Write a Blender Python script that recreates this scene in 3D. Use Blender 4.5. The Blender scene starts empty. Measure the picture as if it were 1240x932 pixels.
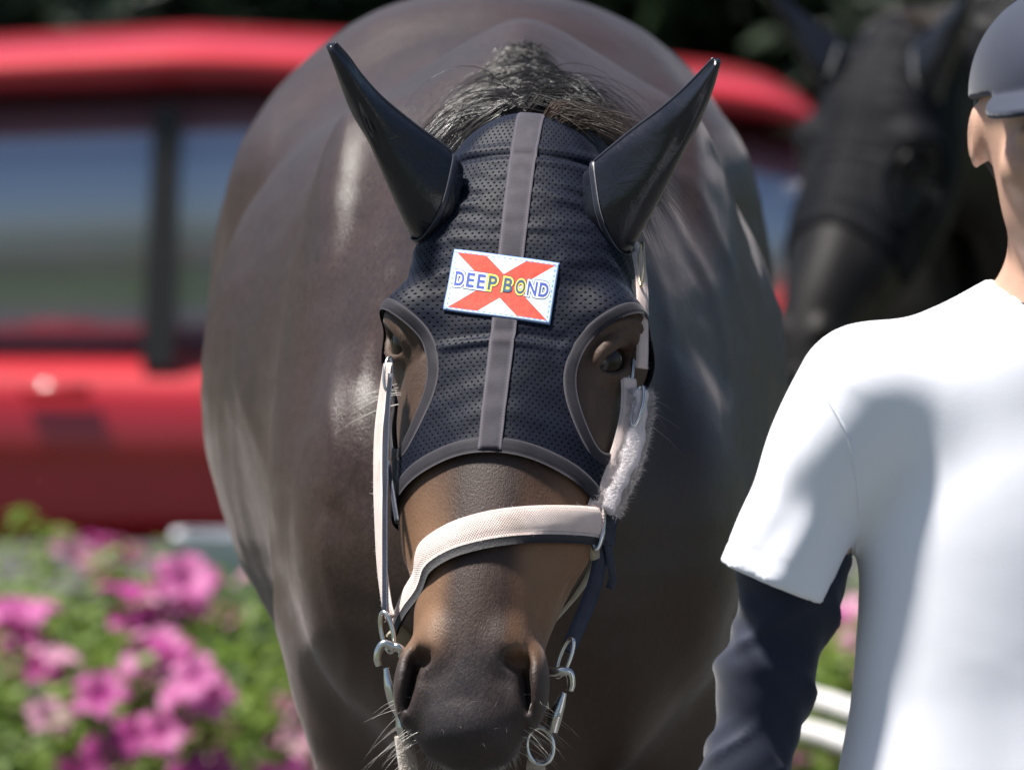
import bpy, bmesh, math, random
import numpy as np
from mathutils import Vector, Matrix
from mathutils.bvhtree import BVHTree

# ------------------------------------------------------------------ camera, sky, sun, exposure
scene = bpy.context.scene
COL = scene.collection
FPX = 12150.0                       # focal length in pixels of a 1240 px wide frame
CAM_H, PITCH = 1.71, math.atan(616.0 / FPX)
cd = bpy.data.cameras.new('camera'); cam = bpy.data.objects.new('camera', cd); COL.objects.link(cam)
cam.location = (0, 0, CAM_H); cam.rotation_euler = (math.pi / 2 - PITCH, 0, 0)
cd.sensor_width = 36; cd.lens = 36 * FPX / 1240.0
cd.clip_start = 0.1; cd.clip_end = 2000
cd.dof.use_dof = True; cd.dof.focus_distance = 9.03; cd.dof.aperture_fstop = 9.5
scene.camera = cam
SUN_EL, SUN_AZ = math.radians(68), math.radians(-92)   # azimuth from +Y clockwise: a hazy sun high to the left
world = bpy.data.worlds.new('World'); scene.world = world; world.use_nodes = True
wn = world.node_tree.nodes; wl = world.node_tree.links
for n in list(wn): wn.remove(n)
sky = wn.new('ShaderNodeTexSky'); sky.sky_type = 'NISHITA'; sky.sun_disc = False
sky.sun_elevation = SUN_EL; sky.sun_rotation = SUN_AZ; sky.air_density = 1.0; sky.dust_density = 1.2
bg = wn.new('ShaderNodeBackground'); bg.inputs['Strength'].default_value = 0.05
wo = wn.new('ShaderNodeOutputWorld')
wl.new(sky.outputs[0], bg.inputs[0]); wl.new(bg.outputs[0], wo.inputs[0])
sl = bpy.data.lights.new('sun', 'SUN'); sl.energy = 5.0; sl.angle = math.radians(6); sl.color = (1, 0.955, 0.89)
sun = bpy.data.objects.new('sun', sl); COL.objects.link(sun)
sd = Vector((math.sin(SUN_AZ) * math.cos(SUN_EL), math.cos(SUN_AZ) * math.cos(SUN_EL), math.sin(SUN_EL)))
sun.rotation_euler = (-sd).to_track_quat('-Z', 'Y').to_euler(); sun.location = sd * 30
vs = scene.view_settings; vs.view_transform = 'Standard'; vs.look = 'None'; vs.gamma = 1; vs.exposure = 1.05
vs.use_curve_mapping = False
scene.cycles.use_denoising = True
scene.cycles.max_bounces = 6; scene.cycles.transparent_max_bounces = 8
rng = np.random.default_rng(7); random.seed(7)

def unproj(px, py, Y):
    """photo pixel (1240x932) -> world point at depth Y"""
    a, b = (px - 620.0) / FPX, (466.0 - py) / FPX
    c, s = math.cos(PITCH), math.sin(PITCH)
    d = np.array([a, c + b * s, -s + b * c])
    return np.array([0, 0, CAM_H]) + d * (Y / d[1])

# ------------------------------------------------------------------ mesh helpers
def make_obj(name, verts, faces, mat=None, parent=None, origin=None, smooth=True, uvs=None, cols=None):
    me = bpy.data.meshes.new(name)
    verts = np.asarray(verts, dtype=np.float64)
    o = bpy.data.objects.new(name, me); COL.objects.link(o)
    off = np.zeros(3)
    if parent is not None:
        o.parent = parent; off = np.array(wloc(parent))
    if origin is not None:
        o.location = Vector(np.asarray(origin) - off); off = np.asarray(origin)
    v = verts - off
    if isinstance(faces, np.ndarray):
        nf, k = faces.shape
        me.vertices.add(len(v)); me.vertices.foreach_set('co', v.astype(np.float32).ravel())
        me.loops.add(nf * k); me.loops.foreach_set('vertex_index', faces.astype(np.int32).ravel())
        me.polygons.add(nf)
        me.polygons.foreach_set('loop_start', np.arange(0, nf * k, k, dtype=np.int32))
        me.polygons.foreach_set('loop_total', np.full(nf, k, dtype=np.int32))
        me.update(calc_edges=True); me.validate()
    else:
        me.from_pydata([tuple(p) for p in v], [], [tuple(f) for f in faces]); me.update()
    if smooth: me.polygons.foreach_set('use_smooth', np.ones(len(me.polygons), dtype=bool))
    if uvs is not None:
        ul = me.uv_layers.new(name='UVMap'); li = np.empty(len(me.loops), dtype=np.int32)
        me.loops.foreach_get('vertex_index', li); ul.data.foreach_set('uv', np.asarray(uvs, dtype=np.float32)[li].ravel())
    if cols is not None:
        ca = me.color_attributes.new(name='coat', type='FLOAT_COLOR', domain='POINT')
        ca.data.foreach_set('color', np.c_[cols, np.ones(len(cols))].astype(np.float32).ravel())
    for m in (mat if isinstance(mat, (list, tuple)) else [mat]):
        if m is not None: me.materials.append(m)
    return o

def wloc(o):
    l = np.array(o.location)
    while o.parent is not None:
        o = o.parent; l = l + np.array(o.location)
    return l

def tag(o, label=None, cat=None, group=None, kind=None):
    if label: o['label'] = label
    if cat: o['category'] = cat
    if group: o['group'] = group
    if kind: o['kind'] = kind
    return o

def thing(name, loc, label, cat, group=None):
    o = bpy.data.objects.new(name, None); COL.objects.link(o); o.location = Vector(loc)
    o.empty_display_size = 0.1
    return tag(o, label, cat, group)

class MB:
    """collects shapes of one object"""
    def __init__(s): s.v = []; s.f = []; s.u = []; s.n = 0
    def add(s, v, f, uv=None):
        v = np.asarray(v, float)
        s.v.append(v); s.f += [tuple(int(i) + s.n for i in q) for q in f]
        s.u.append(np.zeros((len(v), 2)) if uv is None else np.asarray(uv, float)); s.n += len(v); return s
    def build(s, name, mat, parent=None, origin=None, smooth=True):
        return make_obj(name, np.concatenate(s.v), s.f, mat, parent, origin, smooth, uvs=np.concatenate(s.u))

def catmull(P, n):
    P = np.asarray(P, float)
    if len(P) < 3:
        t = np.linspace(0, 1, n)[:, None]; return P[0] * (1 - t) + P[-1] * t
    Q = np.vstack([2 * P[0] - P[1], P, 2 * P[-1] - P[-2]]); out = []
    for t in np.linspace(0, len(P) - 1 - 1e-9, n):
        i = int(t); f = t - i; a, b, c, d = Q[i], Q[i + 1], Q[i + 2], Q[i + 3]
        out.append(0.5 * ((2 * b) + (-a + c) * f + (2 * a - 5 * b + 4 * c - d) * f * f + (-a + 3 * b - 3 * c + d) * f ** 3))
    return np.array(out)

def nrm(v): return v / np.maximum(np.linalg.norm(v, axis=-1, keepdims=True), 1e-12)

def frames(P, ref=(0, 0, 1), closed=False):
    P = np.asarray(P, float)
    T = nrm(np.roll(P, -1, 0) - np.roll(P, 1, 0)) if closed else nrm(np.gradient(P, axis=0))
    N = np.zeros_like(P); r = np.array(ref, float)
    if abs(T[0] @ r) > 0.95: r = np.array([1.0, 0, 0])
    n = r - T[0] * (T[0] @ r)
    for i in range(len(P)):
        n = n - T[i] * (T[i] @ n); n = n / max(np.linalg.norm(n), 1e-9); N[i] = n
    return T, N, np.cross(T, N)

def tube(P, r, k=8, closed=False, cap=True):
    P = np.asarray(P, float); n = len(P); T, N, B = frames(P, closed=closed)
    r = np.broadcast_to(np.asarray(r, float), (n,)); a = np.arange(k) * 2 * np.pi / k
    V = P[:, None] + r[:, None, None] * (np.cos(a)[None, :, None] * N[:, None] + np.sin(a)[None, :, None] * B[:, None])
    F = []
    for i in range(n if closed else n - 1):
        j = (i + 1) % n
        for q in range(k): F.append((i * k + q, i * k + (q + 1) % k, j * k + (q + 1) % k, j * k + q))
    if cap and not closed: F += [tuple(range(k))[::-1], tuple((n - 1) * k + q for q in range(k))]
    return V.reshape(-1, 3), F

def ribbon(P, N, width, thick, closed=False, crown=0.0, kx=6):
    """strap: flat band along P, N = outward normals; rounded rectangle section, uv = (across, along in metres)"""
    P = np.asarray(P, float); N = nrm(np.asarray(N, float)); n = len(P)
    T = nrm(np.roll(P, -1, 0) - np.roll(P, 1, 0)) if closed else nrm(np.gradient(P, axis=0))
    N = nrm(N - T * np.sum(N * T, 1, keepdims=True)); S = np.cross(T, N)
    W = np.broadcast_to(np.asarray(width, float), (n,)); H = np.broadcast_to(np.asarray(thick, float), (n,))
    xs = np.linspace(-1, 1, kx)
    sec = [(x, 0.5 * (1 - abs(x) ** 6) + crown * (1 - x * x)) for x in xs] + [(x, -0.5 * (1 - abs(x) ** 6)) for x in xs[::-1]]
    k = len(sec); L = np.r_[0, np.cumsum(np.linalg.norm(np.diff(P, axis=0), axis=1))]
    V = np.array([[P[i] + S[i] * (W[i] / 2 * x) + N[i] * (H[i] * y) for x, y in sec] for i in range(n)]).reshape(-1, 3)
    U = np.array([[(x * .5 + .5, L[i]) for x, y in sec] for i in range(n)]).reshape(-1, 2)
    F = []
    for i in range(n if closed else n - 1):
        j = (i + 1) % n
        for q in range(k): F.append((i * k + q, i * k + (q + 1) % k, j * k + (q + 1) % k, j * k + q))
    if not closed: F += [tuple(range(k))[::-1], tuple((n - 1) * k + q for q in range(k))]
    return V, F, U

def strands(polys, r0, r1=None):
    """many hairs -> one mesh of three-sided tapering tubes; polys (n, m, 3)"""
    P = np.asarray(polys, float); n, m, _ = P.shape
    T = nrm(np.gradient(P, axis=1)); ref = np.array([0.31, 0.42, 0.85]); A = nrm(np.cross(T, ref)); B = np.cross(T, A)
    rr = np.linspace(1, 0 if r1 is None else r1 / np.max(r0), m)[None, :, None, None] * np.broadcast_to(np.asarray(r0), (n,))[:, None, None, None]
    a = np.arange(3) * 2 * np.pi / 3
    V = P[:, :, None] + rr * (np.cos(a)[:, None] * A[:, :, None] + np.sin(a)[:, None] * B[:, :, None])
    idx = np.arange(n * m * 3).reshape(n, m, 3)
    F = np.stack([idx[:, :-1], np.roll(idx, -1, 2)[:, :-1], np.roll(idx, -1, 2)[:, 1:], idx[:, 1:]], -1).reshape(-1, 4)
    return V.reshape(-1, 3), F

def box(cx, cy, cz, sx, sy, sz):
    v = [(cx + a * sx / 2, cy + b * sy / 2, cz + c * sz / 2) for a in (-1, 1) for b in (-1, 1) for c in (-1, 1)]
    return v, [(0, 1, 3, 2), (4, 6, 7, 5), (0, 4, 5, 1), (2, 3, 7, 6), (0, 2, 6, 4), (1, 5, 7, 3)]

# ------------------------------------------------------------------ material helpers
class Mat:
    def __init__(s, name):
        s.m = bpy.data.materials.new(name); s.m.use_nodes = True
        s.nt = s.m.node_tree; s.N = s.nt.nodes; s.p = s.N['Principled BSDF']
    def put(s, sock, val):
        if isinstance(val, bpy.types.NodeSocket): s.nt.links.new(val, sock)
        else: sock.default_value = val
    def node(s, typ, ins=(), **kw):
        n = s.N.new(typ)
        for k, v in kw.items(): setattr(n, k, v)
        for k, v in dict(ins).items(): s.put(n.inputs[k], v)
        return n
    def math(s, op, a, b=0.0, c=0.0):
        n = s.N.new('ShaderNodeMath'); n.operation = op
        for i, v in enumerate((a, b, c)): s.put(n.inputs[i], v)
        return n.outputs[0]
    def noise(s, scale, detail=3, vec=None, rough=0.55, dist=0.0):
        n = s.node('ShaderNodeTexNoise', {'Scale': scale, 'Detail': detail, 'Roughness': rough, 'Distortion': dist})
        if vec is not None: s.put(n.inputs['Vector'], vec)
        return n.outputs[0]
    def coord(s, which='Object'): return s.node('ShaderNodeTexCoord').outputs[which]
    def mapping(s, vec, scale=(1, 1, 1), rot=(0, 0, 0)):
        n = s.node('ShaderNodeMapping', {'Scale': scale, 'Rotation': rot}); s.put(n.inputs['Vector'], vec); return n.outputs[0]
    def ramp(s, fac, stops):
        n = s.node('ShaderNodeValToRGB'); s.put(n.inputs[0], fac); e = n.color_ramp.elements
        while len(e) < len(stops): e.new(0.5)
        for el, (p, c) in zip(e, stops): el.position = p; el.color = (*c, 1) if len(c) == 3 else c
        return n.outputs[0]
    def mix(s, fac, a, b, blend='MIX'):
        n = s.node('ShaderNodeMix', data_type='RGBA', blend_type=blend)
        s.put(n.inputs[0], fac)
        for i, v in ((6, a), (7, b)): s.put(n.inputs[i], (*v, 1) if isinstance(v, tuple) and len(v) == 3 else v)
        return n.outputs[2]
    def bump(s, h, strength=0.3, dist=0.002, normal=None):
        n = s.node('ShaderNodeBump', {'Strength': strength, 'Distance': dist}); s.put(n.inputs['Height'], h)
        if normal is not None: s.put(n.inputs['Normal'], normal)
        return n.outputs[0]
    def set(s, **kw):
        names = {'color': 'Base Color', 'rough': 'Roughness', 'metal': 'Metallic', 'spec': 'Specular IOR Level', 'normal': 'Normal',
                 'sheen': 'Sheen Weight', 'sheen_r': 'Sheen Roughness', 'sheen_t': 'Sheen Tint', 'coat': 'Coat Weight', 'coat_r': 'Coat Roughness',
                 'trans': 'Transmission Weight', 'ior': 'IOR', 'alpha': 'Alpha', 'aniso': 'Anisotropic', 'sss': 'Subsurface Weight'}
        for k, v in kw.items():
            if k in ('color', 'sheen_t') and isinstance(v, tuple) and len(v) == 3: v = (*v, 1)
            s.put(s.p.inputs[names[k]], v)
        return s.m

def plain(name, color, rough=0.6, var=0.25, scale=40, bump=0.15, bscale=300, **kw):
    m = Mat(name); co = m.coord()
    n = m.noise(scale, 4, co); c0 = tuple(x * (1 - var) for x in color); c1 = tuple(min(1, x * (1 + var)) for x in color)
    return m.set(color=m.ramp(n, [(0.3, c0), (0.7, c1)]), rough=rough, normal=m.bump(m.noise(bscale, 3, co), bump, 0.002), **kw)

# ------------------------------------------------------------------ implicit-surface modelling
def smin(a, b, k):
    h = np.clip(0.5 + 0.5 * (b - a) / k, 0, 1); return b + (a - b) * h - k * h * (1 - h)
def smax(a, b, k): return -smin(-a, -b, k)
def ell(P, c, r, R=None):
    q = P - np.asarray(c)
    if R is not None: q = q @ R
    r = np.asarray(r); k0 = np.linalg.norm(q / r, axis=1); k1 = np.linalg.norm(q / r ** 2, axis=1)
    return k0 * (k0 - 1) / np.maximum(k1, 1e-9)
def cone(P, a, b, ra, rb):
    a = np.asarray(a, float); b = np.asarray(b, float); ab = b - a; h = np.clip((P - a) @ ab / (ab @ ab), 0, 1)
    return np.linalg.norm(P - a - h[:, None] * ab, axis=1) - (ra + (rb - ra) * h)
def chain(P, pts, k=0.01):
    d = None
    for (a, ra), (b, rb) in zip(pts[:-1], pts[1:]):
        e = cone(P, a, b, ra, rb); d = e if d is None else smin(d, e, k)
    return d
def mono(xs, ys, n=400):
    """smooth (pchip) interpolation table"""
    xs = np.asarray(xs, float); ys = np.asarray(ys, float); h = np.diff(xs); dl = np.diff(ys) / h; m = np.zeros(len(xs))
    for i in range(1, len(xs) - 1):
        if dl[i - 1] * dl[i] > 0:
            w1, w2 = 2 * h[i] + h[i - 1], h[i] + 2 * h[i - 1]; m[i] = (w1 + w2) / (w1 / dl[i - 1] + w2 / dl[i])
    m[0], m[-1] = dl[0], dl[-1]; X = np.linspace(xs[0], xs[-1], n); j = np.clip(np.searchsorted(xs, X, 'right') - 1, 0, len(h) - 1)
    t = (X - xs[j]) / h[j]; a, b = ys[j], ys[j + 1]
    return X, (1 + 2 * t) * (1 - t) ** 2 * a + t * (1 - t) ** 2 * h[j] * m[j] + t * t * (3 - 2 * t) * b + t * t * (t - 1) * h[j] * m[j + 1]
class Loft:
    """stations: s, x0 (side shift), a, vc, b1 (up), b2 (down), n1, n2"""
    def __init__(s, st):
        st = np.array(st, float); s.s0, s.s1 = st[0, 0], st[-1, 0]
        s.tab = [mono(st[:, 0], st[:, i]) for i in range(1, st.shape[1])]
    def get(s, i, q): return np.interp(q, *s.tab[i])
    def __call__(s, x, v, q):
        x0, a, vc, b1, b2, n1, n2 = (s.get(i, q) for i in range(7))
        dx, dy = x - x0, v - vc; b = np.where(dy > 0, b1, b2); n = np.where(dy > 0, n1, n2)
        rho = (np.abs(dx / a) ** n + np.abs(dy / b) ** n + 1e-12) ** (1 / n); r = np.sqrt(dx * dx + dy * dy + 1e-10)
        d = r - r / rho
        d = np.where(rho < 0.35, np.maximum(d, -np.minimum(a, b)), d)
        return smax(d, np.maximum(s.s0 - q, q - s.s1), 0.01)

def surface_nets(f, lo, hi, h, block=8, margin=1.9):
    """isosurface of f on a sparse block grid -> verts, quads"""
    lo = np.asarray(lo, float); nb = np.ceil((np.asarray(hi) - lo) / (h * block)).astype(int); n = nb * block + 1
    g = np.indices(nb).reshape(3, -1).T; cen = lo + (g + 0.5) * block * h; dc = f(cen)
    D = np.empty(n, dtype=np.float32)
    D[:-1, :-1, :-1] = np.repeat(np.repeat(np.repeat(dc.reshape(nb), block, 0), block, 1), block, 2); D[-1] = 1; D[:, -1] = 1; D[:, :, -1] = 1
    act = g[np.abs(dc) < margin * h * block]
    li = np.indices((block + 1,) * 3).reshape(3, -1).T
    for i in range(0, len(act), 600):
        idx = (act[i:i + 600, None] * block + li[None]).reshape(-1, 3)
        D[idx[:, 0], idx[:, 1], idx[:, 2]] = f(lo + idx * h)
    S = D < 0; C = np.zeros(n - 1, dtype=np.int8)
    for a in (0, 1):
        for b in (0, 1):
            for c in (0, 1): C += S[a:n[0] - 1 + a, b:n[1] - 1 + b, c:n[2] - 1 + c]
    cell = np.argwhere((C > 0) & (C < 8)); vid = np.full(n - 1, -1, dtype=np.int64); vid[tuple(cell.T)] = np.arange(len(cell))
    acc = np.zeros((len(cell), 3)); cnt = np.zeros(len(cell))
    for ax in range(3):
        o1, o2 = [k for k in range(3) if k != ax]
        for p in (0, 1):
            for q in (0, 1):
                a = cell.copy(); a[:, o1] += p; a[:, o2] += q; b = a.copy(); b[:, ax] += 1
                da, db = D[tuple(a.T)].astype(float), D[tuple(b.T)].astype(float); m = (da < 0) != (db < 0)
                t = np.where(m, da / np.where(m, da - db, 1), 0); pt = a.astype(float); pt[:, ax] += t
                acc[m] += pt[m]; cnt[m] += 1
    V = lo + acc / cnt[:, None] * h; F = []
    for ax in range(3):
        o1, o2 = (ax + 1) % 3, (ax + 2) % 3
        sa = [slice(None)] * 3; sb = [slice(None)] * 3; sa[ax] = slice(0, -1); sb[ax] = slice(1, None)
        e = np.argwhere(S[tuple(sa)] != S[tuple(sb)]); e = e[(e[:, o1] > 0) & (e[:, o2] > 0) & (e[:, o1] < n[o1] - 1) & (e[:, o2] < n[o2] - 1)]
        ins = S[tuple(e.T)]; q = []
        for p, r in ((-1, -1), (0, -1), (0, 0), (-1, 0)):
            c = e.copy(); c[:, o1] += p; c[:, o2] += r; q.append(vid[tuple(c.T)])
        q = np.stack(q, 1); q[~ins] = q[~ins][:, ::-1]; F.append(q)
    F = np.concatenate(F); F = F[(F >= 0).all(1)]
    for _ in range(2):                                  # pull the vertices onto the surface
        d, G = grad(f, V, h * 0.3); g2 = np.maximum((G * G).sum(1), 0.2); V = V - np.clip(d / g2, -h, h)[:, None] * G * 0.8
    return V, F
def grad(f, P, e=0.002):
    d = f(P); return d, np.stack([(f(P + np.eye(3)[i] * e) - d) / e for i in range(3)], 1)
def sub_mesh(V, F, keep):
    F = F[keep]; u, inv = np.unique(F, return_inverse=True); return V[u], inv.reshape(F.shape), u
def vnormals(V, F):
    n = np.cross(V[F[:, 2]] - V[F[:, 0]], V[F[:, 3]] - V[F[:, 1]]); N = np.zeros_like(V)
    for i in range(4): np.add.at(N, F[:, i], n)
    return nrm(N)

# ------------------------------------------------------------------ the horse as an implicit body
P0 = unproj(636, 150, 9.10); P1 = unproj(561, 924, 8.80)
TH = nrm(P1 - P0); HL = np.linalg.norm(P1 - P0)
U0 = nrm(np.array([1.0, 0, 0]) - TH * TH[0]); V0 = np.cross(TH, U0)
YAW = math.radians(8.0)
UH = U0 * math.cos(YAW) + V0 * math.sin(YAW); VH = np.cross(TH, UH)
def H(u, v, t): return P0 + UH * u + VH * v + TH * t            # head frame -> world
HR = np.stack([UH, VH, TH], 1)
HEAD = Loft([
    # t      x0   a     vc     b1    b2   n1   n2
    (-.065, 0, .030, -.145, .020, .030, 2.0, 2),
    (-.035, 0, .055, -.125, .058, .070, 2.0, 2),
    (0.000, 0, .068, -.095, .072, .120, 2.1, 2),
    (0.060, 0, .085, -.072, .071, .165, 2.3, 2),
    (0.120, 0, .0965, -.065, .072, .185, 2.5, 2),
    (0.180, 0, .1000, -.060, .064, .195, 2.6, 2),
    (0.230, 0, .0985, -.060, .062, .195, 2.6, 2),
    (0.280, 0, .0950, -.062, .062, .185, 2.5, 2),
    (0.330, 0, .0890, -.062, .060, .160, 2.4, 2),
    (0.385, 0, .0800, -.060, .056, .125, 2.4, 2),
    (0.440, -.003, .0670, -.056, .052, .095, 2.4, 2),
    (0.490, -.006, .0590, -.052, .046, .075, 2.3, 2),
    (0.530, -.007, .0570, -.050, .042, .066, 2.1, 2),
    (0.552, -.007, .0560, -.050, .040, .062, 2.1, 2),
    (0.572, -.007, .0515, -.050, .036, .058, 2.05, 2),
    (0.590, -.007, .0440, -.052, .029, .050, 2.0, 2),
    (0.602, -.007, .0340, -.055, .019, .038, 2.0, 2),
    (0.611, -.007, .0120, -.058, .006, .014, 2.0, 2)])
TORSO = Loft([
    # Y      x0    a     zc    up    down  n1   n2
    (9.490, .005, .060, 1.10, .050, .080, 2.0, 2),
    (9.530, .005, .120, 1.09, .120, .160, 2.0, 2),
    (9.600, .006, .180, 1.09, .220, .250, 2.0, 2),
    (9.700, .008, .209, 1.10, .320, .310, 2.0, 2),
    (9.850, .010, .225, 1.13, .385, .350, 1.8, 2),
    (10.00, .012, .240, 1.16, .400, .370, 1.65, 2),
    (10.15, .000, .275, 1.18, .365, .385, 1.75, 1.9),
    (10.35, -.018, .302, 1.18, .325, .392, 2.05, 1.85),
    (10.55, -.022, .303, 1.18, .325, .380, 2.05, 1.85),
    (10.75, -.022, .285, 1.20, .340, .330, 2.0, 2),
    (10.92, -.022, .300, 1.22, .362, .270, 2.15, 2),
    (11.08, -.022, .312, 1.22, .365, .270, 2.2, 2),
    (11.25, -.022, .295, 1.20, .360, .300, 2.0, 2),
    (11.42, -.022, .235, 1.18, .300, .300, 2.0, 2),
    (11.54, -.022, .150, 1.16, .200, .220, 2.0, 2),
    (11.60, -.022, .060, 1.15, .080, .100, 2.0, 2)])
NA = np.array([.013, 9.20, 1.372]); NB = np.array([.010, 9.95, 1.22]); NL = np.linalg.norm(NB - NA)
NT = (NB - NA) / NL; NV = nrm(np.array([0, 0, 1.0]) - NT * NT[2]); NU = np.cross(NT, NV)
NECK = Loft([
    (-.085, 0, .045, .040, .060, .080, 2.0, 2),
    (-.040, 0, .066, .015, .095, .120, 1.9, 2),
    (0.060, 0, .074, .000, .128, .135, 1.8, 2),
    (0.200, 0, .086, .000, .165, .160, 1.7, 2),
    (0.360, 0, .105, .000, .215, .200, 1.6, 2),
    (0.520, 0, .130, .000, .255, .240, 1.6, 2),
    (0.680, 0, .160, .000, .300, .270, 1.6, 2),
    (0.800, 0, .150, .000, .310, .240, 1.6, 2),
    (0.860, 0, .080, .000, .180, .120, 1.8, 2)])
def rot_to(ax):
    z = nrm(np.asarray(ax, float)); x = nrm(np.cross([0.3, 1, 0.1], z)); return np.stack([x, np.cross(z, x), z], 1)
EYE = {-1: H(-.0830, -.046, .203), 1: H(.0745, -.042, .219)}
LIDAX = {s: nrm(TH * .62 + VH * .74 + UH * (-.18 * s)) for s in (-1, 1)}       # from the back corner to the front corner of the eye
def head_sdf(P):
    q = (P - P0) @ HR; u, v, t = q[:, 0], q[:, 1], q[:, 2]; au = np.abs(u)
    d = HEAD(u, v, t)
    sh = np.clip((t - .40) / .08, 0, 1) * .007; au = np.abs(u + sh); Q = np.stack([au, v, t], 1)
    d = smin(d, ell(Q, (.046, -.150, .20), (.034, .085, .095)), .04)             # cheek
    d = smin(d, ell(Q, (.072, -.062, .335), (.016, .014, .07)), .03)             # facial crest
    d = smin(d, ell(Q, (.0, -.020, .37), (.034, .024, .15)), .03)                # nasal bones
    d = smin(d, ell(Q, (.0830, -.040, .186), (.036, .040, .032)), .022)          # brow
    d = smin(d, ell(Q, (.068, -.085, .262), (.030, .030, .040)), .03)
    d = smin(d, ell(Q, (.0830, -.078, .205), (.036, .026, .036)), .02)           # rear rim of the orbit
    d = smin(d, ell(Q, (.0, -.096, .560), (.032, .030, .036)), .010)             # lower lip and chin
    d = smin(d, ell(Q, (.0, -.050, .587), (.036, .028, .024)), .02)              # upper lip
    d = smin(d, ell(Q, (.0545, -.040, .543), (.0145, .026, .036)), .020)         # wing of the nostril
    d = smin(d, ell(Q, (.0300, -.020, .511), (.014, .014, .022)), .018)
    c, s = math.cos(.14), math.sin(.14); R = np.array([[c, 0, s], [0, 1, 0], [-s, 0, c]])
    d = smax(d, -ell(Q, (.0520, -.022, .5470), (.0042, .024, .0240), R), .011)    # nostril
    d = smax(d, -ell(Q, (.0435, -.012, .5270), (.0095, .013, .0055)), .010)
    for sg in (-1, 1):                                                            # eye opening and lids
        e = EYE[sg]; ax = LIDAX[sg]; out = nrm(UH * sg + VH * .62); ax = nrm(ax - out * (ax @ out)); up = np.cross(ax, out) * sg
        if up @ TH > 0: up = -up
        R3 = np.stack([ax, up, out], 1); near = np.linalg.norm(P - e, axis=1) < .07; pn = P[near]
        if len(pn) == 0: continue
        dn = d[near]
        dn = smin(dn, np.linalg.norm(pn - e, axis=1) - .0315, .010)
        dn = smax(dn, -ell(pn, e + out * .024 - up * .001, (.0245, .0165, .024), R3), .004)
        th = np.linspace(-1.25, 1.25, 11); U_ = [e + ax * (.0255 * math.sin(a)) + up * (.0140 * math.cos(a) - .001) + out * (.0310 - .009 * math.sin(a) ** 2) for a in th]
        L_ = [e + ax * (.0255 * math.sin(a)) - up * (.0160 * math.cos(a) + .001) + out * (.0255 - .007 * math.sin(a) ** 2) for a in th]
        up_r = lambda a: .0062 * math.cos(a * .8) + .0006
        dn = smin(dn, chain(pn, [(p, up_r(a)) for p, a in zip(U_, th)], .003), .006)
        dn = smin(dn, chain(pn, [(p, .0030) for p in L_], .003), .005)
        d[near] = dn
    return d
def horse_sdf(P):
    x, y, z = P[:, 0], P[:, 1], P[:, 2]
    d = TORSO(x, z, y)
    xc = x - .006; ax = np.abs(xc); A = np.stack([ax, y, z], 1); xh = np.abs(x + .022); B = np.stack([xh, y, z], 1)
    m = y > 9.35
    n = (P - NA); nd = NECK(n @ NU, n @ NV, n @ NT)
    d = smin(d, nd, .085)
    front = (y > 9.35) & (y < 10.4)
    if front.any():
        F = A[front]; dd = d[front]
        dd = smin(dd, ell(F, (.150, 9.640, 1.075), (.062, .095, .150)), .05)       # point of the shoulder
        dd = smin(dd, ell(F, (.168, 9.84, 1.04), (.062, .150, .160)), .06)         # upper arm
        dd = smin(dd, ell(F, (.160, 9.95, 1.25), (.045, .14, .22)), .10)           # shoulder blade
        dd = smin(dd, ell(F, (.070, 9.590, 1.00), (.075, .070, .150)), .05)       # breast
        dd = smax(dd, -ell(F, (.0, 9.48, 1.00), (.012, .06, .22)), .05)
        dd = smin(dd, chain(F, [((.118, 9.80, .98), .100), ((.112, 9.80, .78), .078), ((.105, 9.80, .56), .050), ((.104, 9.785, .49), .049), ((.104, 9.80, .43), .037),
                                ((.104, 9.81, .22), .031), ((.104, 9.805, .16), .040), ((.104, 9.775, .085), .036), ((.104, 9.765, .05), .052)], .03), .05)
        d[front] = dd
    hind = y > 10.5
    if hind.any():
        F = B[hind]; dd = d[hind]
        dd = smin(dd, ell(F, (.222, 10.86, 1.365), (.036, .090, .060)), .09)      # point of the hip
        dd = smax(dd, -ell(F, (.315, 10.70, 1.33), (.045, .085, .13)), .07)        # flank hollow
        dd = smin(dd, ell(F, (.165, 11.22, 1.06), (.110, .210, .240)), .08)        # thigh
        dd = smin(dd, ell(F, (.172, 10.98, .99), (.062, .110, .150)), .06)         # stifle
        dd = smin(dd, chain(F, [((.150, 11.10, .98), .105), ((.138, 11.20, .80), .072), ((.140, 11.38, .60), .052), ((.148, 11.42, .54), .053), ((.148, 11.40, .45), .042),
                                ((.148, 11.39, .22), .034), ((.148, 11.385, .17), .041), ((.148, 11.35, .09), .036), ((.148, 11.335, .05), .052)], .03), .05)
        d[hind] = dd
    hd = y < 9.52
    if hd.any(): d[hd] = smin(d[hd], head_sdf(P[hd]), .035)
    return smax(d, .004 - z, .01)

HORSE_AT = np.array([0.0, 10.35, 0.0])
SPLIT = 9.275
Vf, Ff = surface_nets(horse_sdf, (-.20, 8.68, .84), (.22, SPLIT + .03, 1.62), .0032)
Vc, Fc = surface_nets(horse_sdf, (-.42, 9.20, -.02), (.40, 11.68, 1.68), .0085)
Vf, Ff, _ = sub_mesh(Vf, Ff, Vf[Ff].mean(1)[:, 1] < SPLIT + .006)
Vc, Fc, _ = sub_mesh(Vc, Fc, Vc[Fc].mean(1)[:, 1] > SPLIT)
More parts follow.
